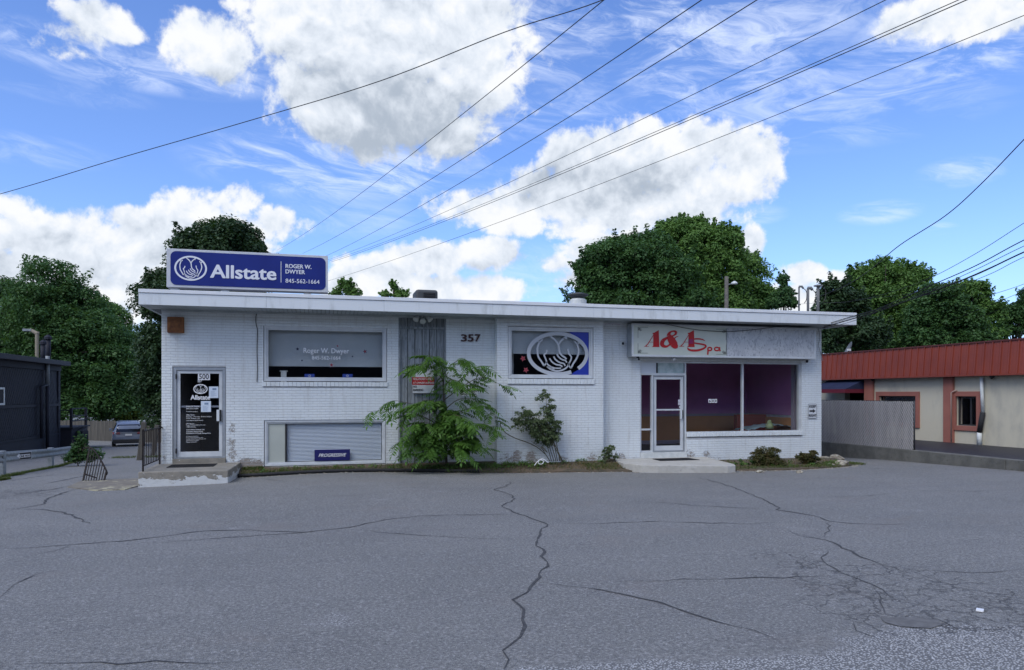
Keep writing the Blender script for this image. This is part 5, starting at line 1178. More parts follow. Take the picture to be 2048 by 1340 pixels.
# timber fence at the back of the drive
fp = [atd(108,888,60), atd(236,888,56), atd(330,888,54)]; tf = thing('timber_board_fence', (fp[1].x,fp[1].y,-2.2), 'weathered grey vertical board fence below the trees at the drive end', 'fence')
m_fence = M_('silvery_fence_wood', (.115,.105,.09), .9, (.075,.07,.062), 1.5, stretch=(3,3,.4), seen=None)
L_ = (fp[2]-fp[0]).length; dvec = (Vector((fp[2].x,fp[2].y,0))-Vector((fp[0].x,fp[0].y,0))).normalized(); ang = math.atan2(dvec.y, dvec.x); k = int(L_/.16); r = random.Random(2)
mbx = MB(); mbx.box(-.07,.07,-.012,.012,0,1.62); bme2 = bpy.data.meshes.new('board'); bme2.from_pydata(mbx.v, [], mbx.f); bme2.materials.append(m_fence)
for i in range(k):
    c = Vector((fp[0].x,fp[0].y,0))+dvec*(i*.16); ob = link('board', bme2, tf, (c.x, c.y, ter(c.x,c.y)-.05+r.uniform(-.03,.05))); ob.rotation_euler = (0,r.uniform(-.012,.012),ang+r.uniform(-.03,.03))
mb = MB(); e = Vector((fp[0].x,fp[0].y,0))+dvec*L_
for z in (.35,1.25): mb.bar((fp[0].x+.05,fp[0].y+.05,ter(fp[0].x,fp[0].y)+z),(e.x+.05,e.y+.05,ter(e.x,e.y)+z),.05,.09)
mb.build('rail', m_fence, tf)
# dumpster
a, b = atd(120,886,47), atd(164,886,47); t_ = thing('dumpster', ((a.x+b.x)/2,a.y,ter(a.x,a.y)), 'dark dumpster with sloping lid beside the grey board fence', 'dumpster')
z0_ = ter(a.x,a.y); mb = MB(); mb.box(a.x, b.x, a.y-.3, a.y+1.0, z0_+.1, z0_+1.05); mb.build('bin', m_navyside, t_, bevel=.03); mb = MB(); mb.add([(a.x-.03,a.y-.34,z0_+1.06),(b.x+.03,a.y-.34,z0_+1.06),(b.x+.03,a.y+1.02,z0_+1.25),(a.x-.03,a.y+1.02,z0_+1.25)],[(0,1,2,3)]); mb.build('lid', m_black, t_)
for (xx) in (a.x+.2, b.x-.2): mb = MB(); mb.tube([(xx-.04,a.y,z0_+.06),(xx+.04,a.y,z0_+.06)],.06,10); mb.build('wheel', m_black, t_)
# leaning timber posts
for (b0, t0, d_, lab) in (((278,908),(288,845),31,'weathered grey timber post leaning right in front of the parked car'),((306,884),(314,850),36,'second weathered post leaning right, nearer the stoop railing')):
    v = atd(*b0, d_); u_ = atd(*t0, d_); t_ = thing('timber_post', (v.x,v.y,ter(v.x,v.y)), lab, 'post', 'leaning timber posts'); mb = MB(); mb.bar((v.x,v.y,ter(v.x,v.y)-.1), tuple(u_), .19, .14); mb.build('shaft', m_fence, t_, bevel=.01); mb = MB(); mb.bar(tuple(u_+Vector((-.1,-.02,-.2))), tuple(u_+Vector((.1,-.02,-.2))), .03); mb.build('bracket', m_rust, t_)

# ------------------------------------------------------------------ cars
def car(name, label, loc, rz, body, s=1.0):
    t_ = thing(name, loc, label, 'car', 'cars parked at the end of the side drive', rz)
    # local frame: rear faces -Y, width X
    W = .95; prof = [  # y, half width, z bottom, z belt, z roof, half roof width
        (-2.35,.74,.42,.86,.88,.70),(-2.30,.86,.34,1.00,1.04,.80),(-2.15,.93,.28,1.05,1.40,.68),(-1.85,.95,.26,1.06,1.62,.66),(-1.2,.96,.24,1.05,1.72,.68),(0,.96,.24,1.03,1.73,.69),(.5,.96,.24,1.02,1.66,.68),(1.05,.95,.25,1.02,1.12,.80),(1.9,.91,.28,.95,.99,.76),(2.3,.80,.36,.72,.74,.66)]
    vs = []; m = 10
    for (y,w_,zb,zl,zr,rw_) in prof:
        vs += [(-w_*.9,y,zb),(-w_,y,zb+.15),(-w_,y,zl-.12),(-w_*.965,y,zl),(-rw_,y,zr-.05),(-rw_*.82,y,zr),(rw_*.82,y,zr),(rw_,y,zr-.05),(w_*.965,y,zl),(w_,y,zl-.12),(w_,y,zb+.15),(w_*.9,y,zb)]
    k = 12; fs = [(i*k+j, i*k+(j+1)%k, (i+1)*k+(j+1)%k, (i+1)*k+j) for i in range(len(prof)-1) for j in range(k)]+[tuple(range(k))[::-1], tuple(range((len(prof)-1)*k, len(prof)*k))]
    mb = MB(); mb.add(vs, fs); mb.build('body', body, t_, local=True, smooth=True, bevel=.02)
    gl = M_('car_glass', (.012,.014,.018), .08)
    mb = MB(); mb.add([(-.74,-2.335,1.06),(.74,-2.335,1.06),(.64,-2.03,1.52),(-.64,-2.03,1.52)], [(0,1,2,3)]); mb.build('rear_window', gl, t_, local=True)
    for s_ in (-1,1):
        mb = MB(); pl = [(-1.95,1.10,.955),(.85,1.10,.955),(.42,1.60,.715),(-1.75,1.60,.70)]; f = (0,1,2,3) if s_ > 0 else (3,2,1,0)
        mb.add([(s_*x+s_*.012,y,z) for y,z,x in pl], [f]); mb.build('side_window', gl, t_, local=True)
        mb = MB(); mb.add([(s_*.50,-2.40,.90),(s_*.93,-2.27,.90),(s_*.94,-2.20,1.04),(s_*.50,-2.37,1.02)], [(0,1,2,3) if s_ > 0 else (3,2,1,0)]); mb.build('tail_light', M_('tail_light_red', (.30,.008,.01), .25), t_, local=True)
        mb = MB(); mb.box(s_*1.0-.02+(0 if s_>0 else -.12), s_*1.0+.14-(0 if s_>0 else .12), .62, .74, 1.02, 1.18); mb.build('mirror', body, t_, local=True, bevel=.02)
        for y in (-1.45,1.5):
            mb = MB(); mb.tube([(s_*.74,y,.34),(s_*.96,y,.34)],.34,20); wl = mb.build('wheel', m_black, t_, local=True, smooth=False); mb = MB(); mb.tube([(s_*.962,y,.34),(s_*.985,y,.34)],.22,12); mb.build('rim', m_galv, wl, local=True)
    mb = MB(); mb.box(-.92,.92,-2.42,-2.2,.34,.56); mb.build('bumper', M_('dark_bumper', (.03,.03,.035), .6), t_, local=True, bevel=.03)
    mb = MB(); mb.box(-.2,.2,-2.385,-2.37,.80,.92); mb.build('licence_plate', m_white, t_, local=True)
    mb = MB(); mb.box(-.75,.75,-2.40,-2.36,.955,.985); mb.build('chrome_strip', m_galv, t_, local=True)
    for s_ in (-1,1): mb = MB(); mb.bar((s_*.58,-1.6,1.77),(s_*.58,.2,1.78),.03); mb.build('roof_rail', m_blackmetal, t_, local=True)
    return t_
m_carblue = M_('blue_grey_car_paint', (.19,.23,.32), .25, spec=.7); m_carw = M_('white_car_paint', (.62,.64,.68), .25)
v = atd(256,887,50); car('parked_suv', 'blue grey SUV seen from behind, parked at the end of the side drive', (v.x,v.y,ter(v.x,v.y)), -R(-14), m_carblue)
v = atd(292,884,56); car('parked_car', 'white car parked beyond the blue grey SUV behind the stoop railing', (v.x+.3,v.y,ter(v.x,v.y)), -R(-60), m_carw)

# ------------------------------------------------------------------ across the street behind the viewpoint, seen only in the glass
ob_ = thing('street_front_building', (3,-52,.4), 'long dark panelled building across the street mirrored faintly in the glass', 'building')
mb = MB(); mb.box(-60, 90, -60, -50, 0, 9.5); mb.build('wall', M_('dark_clapboard', (.09,.08,.08), .8, (.12,.11,.11), 1), ob_)
mb = MB(); mb.add([(-61,-61,9.5),(91,-61,9.5),(91,-49,9.5),(-61,-49,9.5),(-61,-55,12.5),(91,-55,12.5)], [(0,4,5,1),(3,2,5,4),(0,3,4),(1,5,2)]); mb.build('roof', M_('dark_shingle', (.03,.03,.03), .9), ob_)
for i in range(24): mb = MB(); x = -56+i*6.0; mb.box(x, x+2.2, -49.99, -49.9, 1.4, 3.4); mb.build('window', M_('dim_curtained_window', (.16,.155,.15), .8), ob_)
# ------------------------------------------------------------------ trees
def leaf_mesh(name, mat, clumps, n, size, seed, asp=.55, up=.55, droop=0.0):
    """clumps: (x,y,z,r) list. leaves are small folded quads, denser towards each clump's shell"""
    g = np.random.default_rng(seed); c = np.array(clumps); wts = c[:,3]**2; wts = wts/wts.sum()
    idx = g.choice(len(c), n, p=wts); d = g.normal(size=(n,3)); d /= np.linalg.norm(d,axis=1)[:,None]
    d[:,2] = np.where((d[:,2] < -.3) & (g.random(n) < .6), -d[:,2], d[:,2])
    rad = c[idx,3]*(1-.55*g.random(n)**2.0)*(1+.22*(g.random(n) < .10)*g.random(n))
    sq = np.array([1,1,.78]); p = c[idx,:3]+d*rad[:,None]*sq
    nr = d*(1-up)+np.array([0,0,1])*up+g.normal(size=(n,3))*.38; nr /= np.linalg.norm(nr,axis=1)[:,None]
    t = np.cross(nr, g.normal(size=(n,3))); t[:,2] -= droop; t -= nr*(t*nr).sum(1)[:,None]; t /= np.linalg.norm(t,axis=1)[:,None]; b = np.cross(nr, t)
    s = size*(.6+.8*g.random(n))[:,None]
    v = np.empty((n,4,3)); v[:,0] = p-t*s*.5; v[:,1] = p+b*s*asp*.5+nr*s*.08; v[:,2] = p+t*s*.5; v[:,3] = p-b*s*asp*.5+nr*s*.08
    me = bpy.data.meshes.new(name); me.vertices.add(n*4); me.vertices.foreach_set('co', v.reshape(-1)); me.loops.add(n*4); me.loops.foreach_set('vertex_index', np.arange(n*4, dtype=np.int32))
    me.polygons.add(n); me.polygons.foreach_set('loop_start', np.arange(0,n*4,4,dtype=np.int32)); me.polygons.foreach_set('loop_total', np.full(n,4,dtype=np.int32)); me.update(calc_edges=True); me.materials.append(mat); return me
def clumps_for(lobes, cr, seed, dens=1.0):
    g = np.random.default_rng(seed); out = []
    for (x,y,z,rx,ry,rz) in lobes:
        area = 4*math.pi*((rx*ry)**1.6/3+(rx*rz)**1.6/3+(ry*rz)**1.6/3)**(1/1.6); k = max(4, int(dens*area/(cr*cr*2.0)))
        for _ in range(k):
            d = g.normal(size=3); d /= np.linalg.norm(d)
            if d[2] < -.65: d[2] *= -1
            f = .92*g.random()**.22; out.append((x+d[0]*rx*f, y+d[1]*ry*f, z+d[2]*rz*f, cr*(.55+.8*g.random())))
        out.append((x,y,z,min(rx,ry,rz)*.55))
    return out
def sprays(cl, lobes_, cr, k, seed, lift=.6):
    # leafy shoots reaching out of the crown, so that its outline is broken
    g = np.random.default_rng(seed+500); out = []
    for l in lobes_:
        for _ in range(k):
            d = g.normal(size=3); d[2] = abs(d[2])*.9+.1*g.normal(); d /= np.linalg.norm(d)
            p = np.array(l[:3])+d*np.array(l[3:6])*.92; v = d*.6+np.array([0,0,lift])+g.normal(size=3)*.25; v /= np.linalg.norm(v); r_ = cr*.55
            for j in range(4): out.append((*p, r_)); p = p+v*r_*1.05; r_ *= .74
    return cl+out
def tree(name, label, base, lobes, mat, n, size, seed, cr=.8, trunk=.22, dens=1.0, group=None, up=.5, droop=.2, cat='tree', asp=.6, shoots=7, lift=.6):
    if n > 1500 and cat == 'tree': n = int(n*1.75); size = size*.66; cr = cr*.82
    bx_, by_, bz_ = base; t_ = thing(name, base, label, cat, group)
    cl = sprays(clumps_for(lobes, cr, seed, dens), lobes, cr, shoots, seed, lift); me = leaf_mesh('crown', mat, [(x-bx_,y-by_,z-bz_,r) for x,y,z,r in cl], n, size, seed, up=up, droop=droop, asp=asp)
    ob = link('crown', me, t_, base); r = random.Random(seed)
    mb = MB(); top = max(l[2] for l in lobes)
    c0 = lobes[0]; mz = bz_+(c0[2]-bz_)*.55
    mb.tube([(bx_,by_,bz_-.2),(bx_+r.uniform(-.1,.1),by_,(bz_+mz)/2),((bx_+c0[0])/2,(by_+c0[1])/2,mz),(c0[0],c0[1],c0[2]+c0[5]*.4)], [trunk*1.25,trunk,trunk*.8,trunk*.3], 8); mb.build('trunk', m_bark, t_, smooth=True)
    mb = MB()
    for l in lobes:
        for k in range(4):
            e = (l[0]+r.uniform(-.7,.7)*l[3], l[1]+r.uniform(-.7,.7)*l[4], l[2]+r.uniform(-.3,.8)*l[5]); s0 = ((bx_+c0[0])/2, (by_+c0[1])/2, mz)
            mid = tuple((s0[i]*.5+e[i]*.5)+(r.uniform(-.3,.3) if i < 2 else .3) for i in range(3)); mb.tube([s0, mid, e], [trunk*.5, trunk*.3, trunk*.08], 6, caps=False)
    mb.build('limbs', m_bark, t_, smooth=True); return t_
def L(px, py, d, rx, rz, ry=None):
    """a lobe of crown: centre seen at px,py standing at distance d, half sizes given in metres"""
    v = atd(px, py, d); return (v.x, v.y, v.z, rx, ry or rx*.9, rz)
def pxm(n, d): return n*d/F
def lobes(spec, d): return [L(px, py, d+dd, pxm(rx, d), pxm(rz, d)) for (px, py, rx, rz, dd) in spec]
def base_at(px, d): v = atd(px, 800, d); return (v.x, v.y, ter(v.x, v.y))
tree('maple_tree', 'large rounded maple left of the board fence, behind the navy building', base_at(120,66), lobes([(100,600,75,85,0),(60,640,70,75,-3),(150,640,80,80,1),(180,700,90,80,-1),(110,740,110,80,-2),(220,760,70,75,-2),(150,810,130,55,-1),(240,820,60,45,-2)], 66), m_leafA, 60000, .38, 11, cr=1.15, trunk=.4)
tree('pale_leaved_tree', 'lighter green tree sloping down between the large maple and the dark conifer', base_at(235,74), lobes([(225,680,45,70,0),(250,740,45,70,-1),(215,780,60,70,-2),(190,640,30,35,0)], 74), m_leafB, 22000, .40, 12, cr=1.0, trunk=.3)
tree('dark_tree', 'very dark broad tree at the left edge of the picture', base_at(10,78), lobes([(5,640,40,90,0),(20,720,60,80,0),(-50,650,60,95,0),(45,690,40,60,0)], 78), m_leafC, 26000, .42, 13, cr=1.1, trunk=.35)
tree('dark_tree', 'dark leafy tree rising behind the roof left of the rooftop sign', base_at(430,46), lobes([(440,505,88,58,0),(400,540,60,50,0),(500,540,45,38,1),(335,600,62,50,0),(318,680,42,75,-1),(325,760,45,70,-1),(345,830,45,50,-1),(420,610,120,60,0)], 46), m_leafC, 62000, .30, 14, cr=.9, trunk=.4)
tree('low_yellow_green_shrub', 'bright yellow green shrub glowing under the trees behind the cars', base_at(262,64), lobes([(262,830,20,14,0),(250,845,16,10,0),(285,850,18,12,0)], 64), leafmat('yellow_green_leaf', (.13,.19,.03), (.18,.24,.04), (.22,.26,.05)), 5000, .24, 15, cr=.35, trunk=.05, cat='shrub')
tree('slender_tree', 'slim leafy treetop just right of the rooftop sign', base_at(690,52), lobes([(692,575,16,12,0),(708,588,14,8,0),(672,590,10,6,0)], 52), m_leafB, 1800, .26, 16, cr=.34, trunk=.12, up=.3)
tree('slender_tree', 'small pointed treetop peeking over the fascia left of the air conditioner', base_at(788,58), lobes([(787,574,7,10,0),(802,590,15,7,0),(772,592,9,5,0)], 58), m_leafB, 1400, .24, 17, cr=.26, trunk=.1, up=.3)
tree('broad_maple', 'wide dark maple behind the roof left of the tall light green tree', base_at(1230,48), lobes([(1240,545,90,62,0),(1190,580,48,45,0),(1290,520,60,50,1),(1330,560,80,60,0),(1200,530,40,30,0),(1170,605,34,26,0),(1230,620,95,30,0),(1350,620,95,34,0)], 48), m_leafA, 60000, .30, 18, cr=.85, trunk=.4)
tree('tall_tree', 'tallest light green tree behind the roof with upright feathery top', base_at(1385,54), lobes([(1360,490,52,42,0),(1400,500,60,52,0),(1450,510,40,45,0),(1335,480,26,22,0),(1372,460,22,20,0),(1455,480,22,22,1),(1420,560,80,60,0),(1310,495,25,20,0),(1420,620,90,34,0),(1320,472,9,14,0),(1345,462,8,14,0),(1398,462,10,20,0),(1425,478,10,18,0),(1470,488,12,20,0)], 54), m_leafB, 46000, .32, 19, cr=.62, trunk=.35, up=.35, shoots=16, lift=1.6)
tree('loose_tree', 'open crowned tree right of the tallest one, sky showing between its branches', base_at(1500,58), lobes([(1500,560,46,45,0),(1480,590,60,36,0),(1520,600,45,30,0),(1500,525,16,16,0),(1480,625,70,22,0)], 58), m_leafB, 11500, .32, 20, cr=.6, trunk=.2, up=.3, shoots=12, lift=1.0)
tree('young_fir', 'small pointed conifer top left of the roof masts', base_at(1567,50), lobes([(1567,570,10,20,0),(1567,590,20,14,0),(1566,608,27,12,0),(1550,612,18,10,0)], 50), m_leafA, 4200, .26, 21, cr=.36, trunk=.1, up=.2)
tree('leafy_tree', 'bright green tree behind the red fascia beside the roof masts', base_at(1760,56), lobes([(1770,570,55,40,0),(1740,600,60,50,0),(1800,600,50,50,0),(1720,560,20,16,0),(1835,560,24,18,1),(1790,650,80,55,0),(1700,650,60,55,-1),(1800,700,110,40,0),(1765,540,10,14,0),(1745,550,9,13,0),(1800,548,11,14,0),(1822,552,8,12,0)], 56), m_leafB, 42000, .33, 22, cr=.7, trunk=.3, up=.4, shoots=14, lift=1.0)
tree('dark_tree', 'dark tree crowding the right brick corner behind the roof masts', base_at(1680,46), lobes([(1670,590,28,28,0),(1665,640,32,45,0),(1700,620,36,35,0),(1720,670,60,40,0),(1650,690,40,40,-1)], 46), m_leafC, 22000, .28, 23, cr=.6, trunk=.25)
tree('rounded_dark_tree', 'dark rounded tree behind the middle of the red fascia', base_at(1880,50), lobes([(1880,610,50,42,0),(1860,650,55,45,0),(1920,650,50,40,0),(1840,690,60,30,0),(1920,690,70,30,0)], 50), m_leafA, 26000, .30, 24, cr=.6, trunk=.25)
tree('spreading_tree', 'light green tree with layered sprays behind the right red fascia', base_at(1950,54), lobes([(1945,590,34,24,0),(1970,620,32,22,0),(1940,650,42,40,0),(1985,640,20,14,0),(1910,580,16,10,0),(1960,680,50,25,0)], 54), m_leafB, 14500, .32, 25, cr=.5, trunk=.2, up=.5, shoots=12)
tree('spreading_tree', 'tree cut by the right edge of the picture above the red fascia', base_at(2040,56), lobes([(2040,650,40,28,0),(2030,625,22,14,0),(2000,668,28,14,0),(2080,620,50,50,0)], 56), m_leafA, 13000, .30, 26, cr=.55, trunk=.25)
def dull(px, d, py, rx, rz, seed, n, lab, mt): tree('hedgerow_tree', lab, base_at(px,d), lobes([(px,py,rx,rz,0),(px-rx*.6,py+rz*.5,rx*.7,rz*.6,1),(px+rx*.6,py+rz*.4,rx*.7,rz*.6,-1)], d), mt, n, .42, seed, cr=1.1, trunk=.3)
dull(60, 88, 770, 120, 70, 31, 14000, 'dim tree far behind the navy building near the left edge', m_leafC)
dull(210, 90, 790, 110, 60, 32, 14000, 'dim tree far behind the board fence and the cars', m_leafC)
# trees across the street, mirrored in the glass
tree('roadside_tree', 'dense tree across the street behind the viewpoint, left one', (-22,-46,.3), [(-22,-46,6,6,5,5),(-17,-47,5,5,4,4)], m_leafC, 6000, .7, 41, cr=1.6, trunk=.4)
tree('roadside_tree', 'dense tree across the street behind the viewpoint, right one', (26,-44,.3), [(26,-44,6,6,5,5),(31,-45,5,5,4,4)], m_leafC, 6000, .7, 42, cr=1.6, trunk=.4)

# ------------------------------------------------------------------ the leafy sapling by the wood bay
tr = thing('leafy_sapling', (at(893,0,-.45).x,-.45,-.2), 'tall sapling with long drooping compound leaves in front of the grey wood bay', 'sapling')
def frond_mesh(name, seed, n=8, Lf=.46, lw=.047, ll=.15, mat=None):
    g = random.Random(seed); mb = MB(); P_ = []
    for i in range(n+1):
        f = i/n; P_.append(Vector((f*Lf, g.uniform(-.006,.006), -.30*Lf*f*f)))
    mb.tube(P_, [.003]*len(P_), 3, caps=False)
    for i in range(1, n+1):
        for s_ in ((1,-1) if i < n else (1,)):
            base = P_[i]; dirv = Vector((.45+g.uniform(-.1,.1), s_*.85, -.28+g.uniform(-.25,.15))) if i < n else Vector((1,0,-.5)); dirv.normalize()
            side = dirv.cross(Vector((0,0,1))).normalized(); nn = side.cross(dirv); l_ = ll*g.uniform(.8,1.15)*(1-.35*abs(i/n-.5)); w_ = lw*g.uniform(.85,1.1)
            tipd = Vector((0,0,-.22*l_)); pts = [base, base+dirv*l_*.35+side*w_*.5-nn*.004, base+dirv*l_*.72+side*w_*.33+tipd*.5, base+dirv*l_+tipd, base+dirv*l_*.72-side*w_*.33+tipd*.5, base+dirv*l_*.35-side*w_*.5-nn*.004, base+dirv*l_*.5+nn*.006+tipd*.2]
            mb.add([tuple(p) for p in pts], [(0,1,6),(1,2,6),(2,3,6),(3,4,6),(4,5,6),(5,0,6)])
    me = bpy.data.meshes.new(name); me.from_pydata(mb.v, [], mb.f); me.materials.append(mat or m_leafS); return me
fms = [frond_mesh('frond', s_) for s_ in range(6)]
def yfor(px, k): return -.45-k
def V3(px, py, Y): v = at(px, py, Y); return v
base = V3(893, 925, -.45); r = random.Random(12)
stems = []   # branch polylines
def br(pts, r0, name='branch'):
    p = smooth_pts([tuple(q) for q in pts], 5); k = len(p); mb = MB(); mb.tube(p, [r0*(1-.8*i/(k-1)) for i in range(k)], 6); mb.build(name, m_bark if name == 'trunk' else m_stem, tr, smooth=True); stems.append(p)
br([base, V3(889,860,-.42), V3(888,800,-.42), V3(886,750,-.45), V3(880,715,-.5)], .035, 'trunk')
BR = [([(889,860),(850,835),(800,820),(735,823)],.9),([(889,850),(860,818),(815,806),(785,800)],.6),([(888,800),(930,770),(965,755),(1012,775)],.75),([(888,790),(925,755),(950,735),(965,735)],.5),([(886,760),(865,735),(840,728),(830,735)],.55),
      ([(886,750),(905,728),(925,718),(935,722)],.45),([(889,840),(930,820),(970,812),(995,845)],.7),([(889,870),(930,850),(975,850),(990,870)],.9),([(889,880),(850,865),(815,870),(800,885)],1.0),([(889,890),(860,885),(840,890),(815,905)],1.1),([(889,880),(920,880),(950,880),(965,900)],1.0),
      ([(889,830),(870,805),(850,800),(835,810)],.9),([(888,780),(900,760),(920,765),(940,780)],.9),([(889,820),(915,800),(945,798),(965,812)],1.0),([(889,895),(900,880),(915,890),(925,905)],1.2),([(889,895),(875,885),(860,895),(850,910)],1.2),([(880,725),(870,715),(860,712),(855,718)],.5),([(889,850),(900,830),(925,835),(945,850)],1.3),([(889,870),(868,850),(845,845),(825,850)],1.25)]
for pts, k in BR:
    br([V3(*pts[0], -.44)]+[V3(p[0], p[1], -.44-k*(i+1)/3*.75) for i, p in enumerate(pts[1:])], .014)
slots = []
for si, p in enumerate(stems):
    lo = .30 if si else .55; k = 13 if si else 16
    for i in range(k):
        f = lo+(1-lo)*i/(k-1); q = p[min(len(p)-1, int(f*(len(p)-1)))]; slots.append((q, p[-1], f))
slots = slots*1
for j, (q, tip, f) in enumerate(slots):
    ob = link('frond', fms[j % 6], tr, q); a = math.atan2(tip[1]-base.y, tip[0]-base.x)+r.uniform(-1.5,1.5)
    if r.random() < .25: a = r.uniform(-math.pi, 0)
    s_ = r.uniform(.7,1.2); ob.scale = (s_,s_,s_); ob.rotation_euler = (r.uniform(-.5,.5), r.uniform(-.25,.55), a)
# inner low mass of the same sapling
cl = [(at(x,y,-.75).x, -.75+dy, at(x,y,-.75).z, rr) for x,y,rr,dy in [(885,870,.42,0),(850,885,.32,-.1),(925,870,.34,0),(900,840,.32,.1),(870,905,.32,0),(920,905,.28,.1),(945,890,.24,.1),(840,860,.22,0),(880,815,.20,.15)]]
me = leaf_mesh('inner_foliage', m_leafS, [(x-WORLD[tr.name][0], y-WORLD[tr.name][1], z-WORLD[tr.name][2], q) for x,y,z,q in cl], 5200, .13, 5, asp=.34, up=.35, droop=.8); link('inner_foliage', me, tr, WORLD[tr.name], kind='stuff')

# ------------------------------------------------------------------ rose bush, azaleas, bramble
def bush(name, label, cat, stems_px, Y0, leafspec, mat, n, size, seed, r0=.012, asp=.6, sc=.75, ns=7):
    b0 = at(*stems_px[0][0], Y0); t_ = thing(name, (b0.x, Y0, b0.z), label, cat); r = random.Random(seed)
    for pts in stems_px:
        p = smooth_pts([tuple(at(x,y,Y0-.05*k)) for k, (x,y) in enumerate(pts)], 4); mb = MB(); mb.tube(p, [r0*(1-.6*i/len(p)) for i in range(len(p))], 5); mb.build('stem', m_stem, t_, smooth=True)
    cl = []
    for x,y,rr in leafspec:
        q = at(x,y,Y0-.1)
        for _ in range(ns): cl.append((q.x-b0.x+r.gauss(0,rr*sc), r.uniform(-.18,.12), q.z-b0.z+r.gauss(0,rr*sc*.9), rr*r.uniform(.3,.75)))
    me = leaf_mesh('foliage', mat, cl, n, size, seed, asp=asp, up=.35, droop=.2); link('foliage', me, t_, (b0.x, Y0, b0.z), kind='stuff'); return t_
YR = -.62
bush('rose_bush', 'straggly rose bush with bare lower canes against the white brick bay', 'bush', [[(1112,922),(1100,880),(1085,850),(1075,830)],[(1115,922),(1105,870),(1095,830),(1092,795)],[(1120,922),(1112,880),(1110,850),(1108,830)],[(1125,922),(1108,885),(1098,860),(1095,840)],[(1108,922),(1098,890),(1095,870),(1085,850)],[(1103,922),(1092,885),(1075,850),(1050,840)],[(1124,922),(1110,895),(1104,880),(1112,845)],[(1100,922),(1082,893),(1095,905),(1062,882)]],
     YR, [(1093,800,.11),(1096,815,.12),(1085,835,.16),(1060,828,.14),(1045,840,.12),(1035,852,.10),(1068,850,.18),(1090,855,.2),(1110,850,.13),(1105,868,.16),(1085,875,.15),(1070,868,.12),(1112,880,.10),(1095,885,.12),(1118,865,.08),(1092,790,.08),(1105,835,.1)], m_leafR, 9000, .052, 51, ns=14, sc=.8)
bush('azalea_bush', 'wider reddish green bush in the bed under the shop window', 'bush', [[(1533,935),(1525,920),(1518,905)],[(1536,935),(1540,915),(1545,900)],[(1538,935),(1550,920),(1560,915)]], -1.5, [(1525,912,.18),(1545,908,.18),(1535,920,.22),(1555,922,.16),(1515,920,.12),(1520,902,.09),(1550,900,.08),(1560,930,.12),(1540,932,.18),(1518,932,.1)], m_leafBr, 9000, .042, 52, ns=16, sc=.5)
bush('azalea_bush', 'smaller reddish bush at the right corner of the bed', 'bush', [[(1618,932),(1612,920),(1606,912)],[(1620,932),(1625,918),(1632,908)]], -1.35, [(1610,915,.12),(1625,913,.13),(1618,922,.15),(1634,920,.09),(1600,915,.06),(1608,908,.05),(1630,906,.05)], m_leafBr, 5500, .042, 53, ns=16, sc=.5)
bush('low_green_bush', 'low dark green bush beside the wider reddish bush', 'bush', [[(1500,936),(1498,930),(1496,925)]], -1.2, [(1495,928,.09),(1507,930,.10),(1482,932,.07)], m_leafA, 900, .05, 54)
bush('leafy_weed', 'leafy weed clump at the foot of the wall left of the pale slab', 'weed', [[(1222,925),(1218,912),(1214,900)],[(1225,925),(1230,910),(1233,903)]], -.5, [(1215,905,.09),(1225,900,.08),(1222,915,.12),(1235,915,.08),(1208,918,.08)], m_leafR, 500, .07, 55)
bush('drive_shrub', 'ragged wild shrub at the end of the guard rail', 'shrub', [[(160,922),(162,900),(163,875)],[(155,922),(150,912),(145,908)]], 0.0, [], m_leafA, 10, .1, 56) if False else None
v = atd(160,925,27); tree('drive_shrub', 'ragged wild shrub growing at the end of the guard rail', (v.x,v.y,ter(v.x,v.y)), [L(160,905,27,.30,.35),L(150,918,27,.35,.18),L(172,917,27,.3,.2),L(163,885,27,.12,.28),L(190,912,27,.25,.15)], m_leafA, 3800, .09, 57, cr=.14, trunk=.02, cat='shrub')
# ------------------------------------------------------------------ planting strips, rocks, edging, grass
def bed(name, back, front, zb, zf, seed):
    mb = MB(); n = len(back); r = random.Random(seed); m = 5
    vs = []
    for (bx_, by_), (fx_, fy_) in zip(back, front):
        for j in range(m+1):
            f = j/m; x, y = bx_+(fx_-bx_)*f, by_+(fy_-by_)*f; z = zb*(1-f**1.3)+(ter(x,y)+.035)*f**1.3+r.uniform(-.012,.012)*(0 < j < m); vs.append((x,y,z))
    mb.add(vs, [(i*(m+1)+j, i*(m+1)+j+1, (i+1)*(m+1)+j+1, (i+1)*(m+1)+j) for i in range(n-1) for j in range(m)])
    fr = [vs[i*(m+1)+m] for i in range(n)]; mb.add(fr+[(x,y-.01,ter(x,y)-.05) for x,y,_ in fr], [(i+n, i+n+1, i+1, i) for i in range(n-1)])
    return mb.build(name, m_soil, None, smooth=True, kind='structure')
xs_ = [-6.95,-6.4,-5.6,-4.8,-4,-3.2,-2.4,-1.6,-.8,0,.8,1.6,2.4,2.9]
fr_ = [-.62,-.72,-.68,-.66,-.64,-.66,-.70,-.76,-.86,-.95,-1.02,-1.10,-1.25,-1.45]
rr_ = random.Random(4)
bed('planting_strip', [(x,.0) for x in xs_], [(x,y+rr_.uniform(-.05,.05)) for x,y in zip(xs_, fr_)], -.13, 0, 1)
bxs = [5.45,6.0,6.6,7.2,7.8,8.4,9.0,9.6,10.1]; bfr = [-2.0,-2.25,-2.35,-2.35,-2.25,-2.1,-1.95,-1.6,-1.0]
bed('corner_planting_bed', [(x,.0 if x < 9.8 else -.2) for x in bxs], list(zip(bxs,bfr)), -.26, 0, 2)
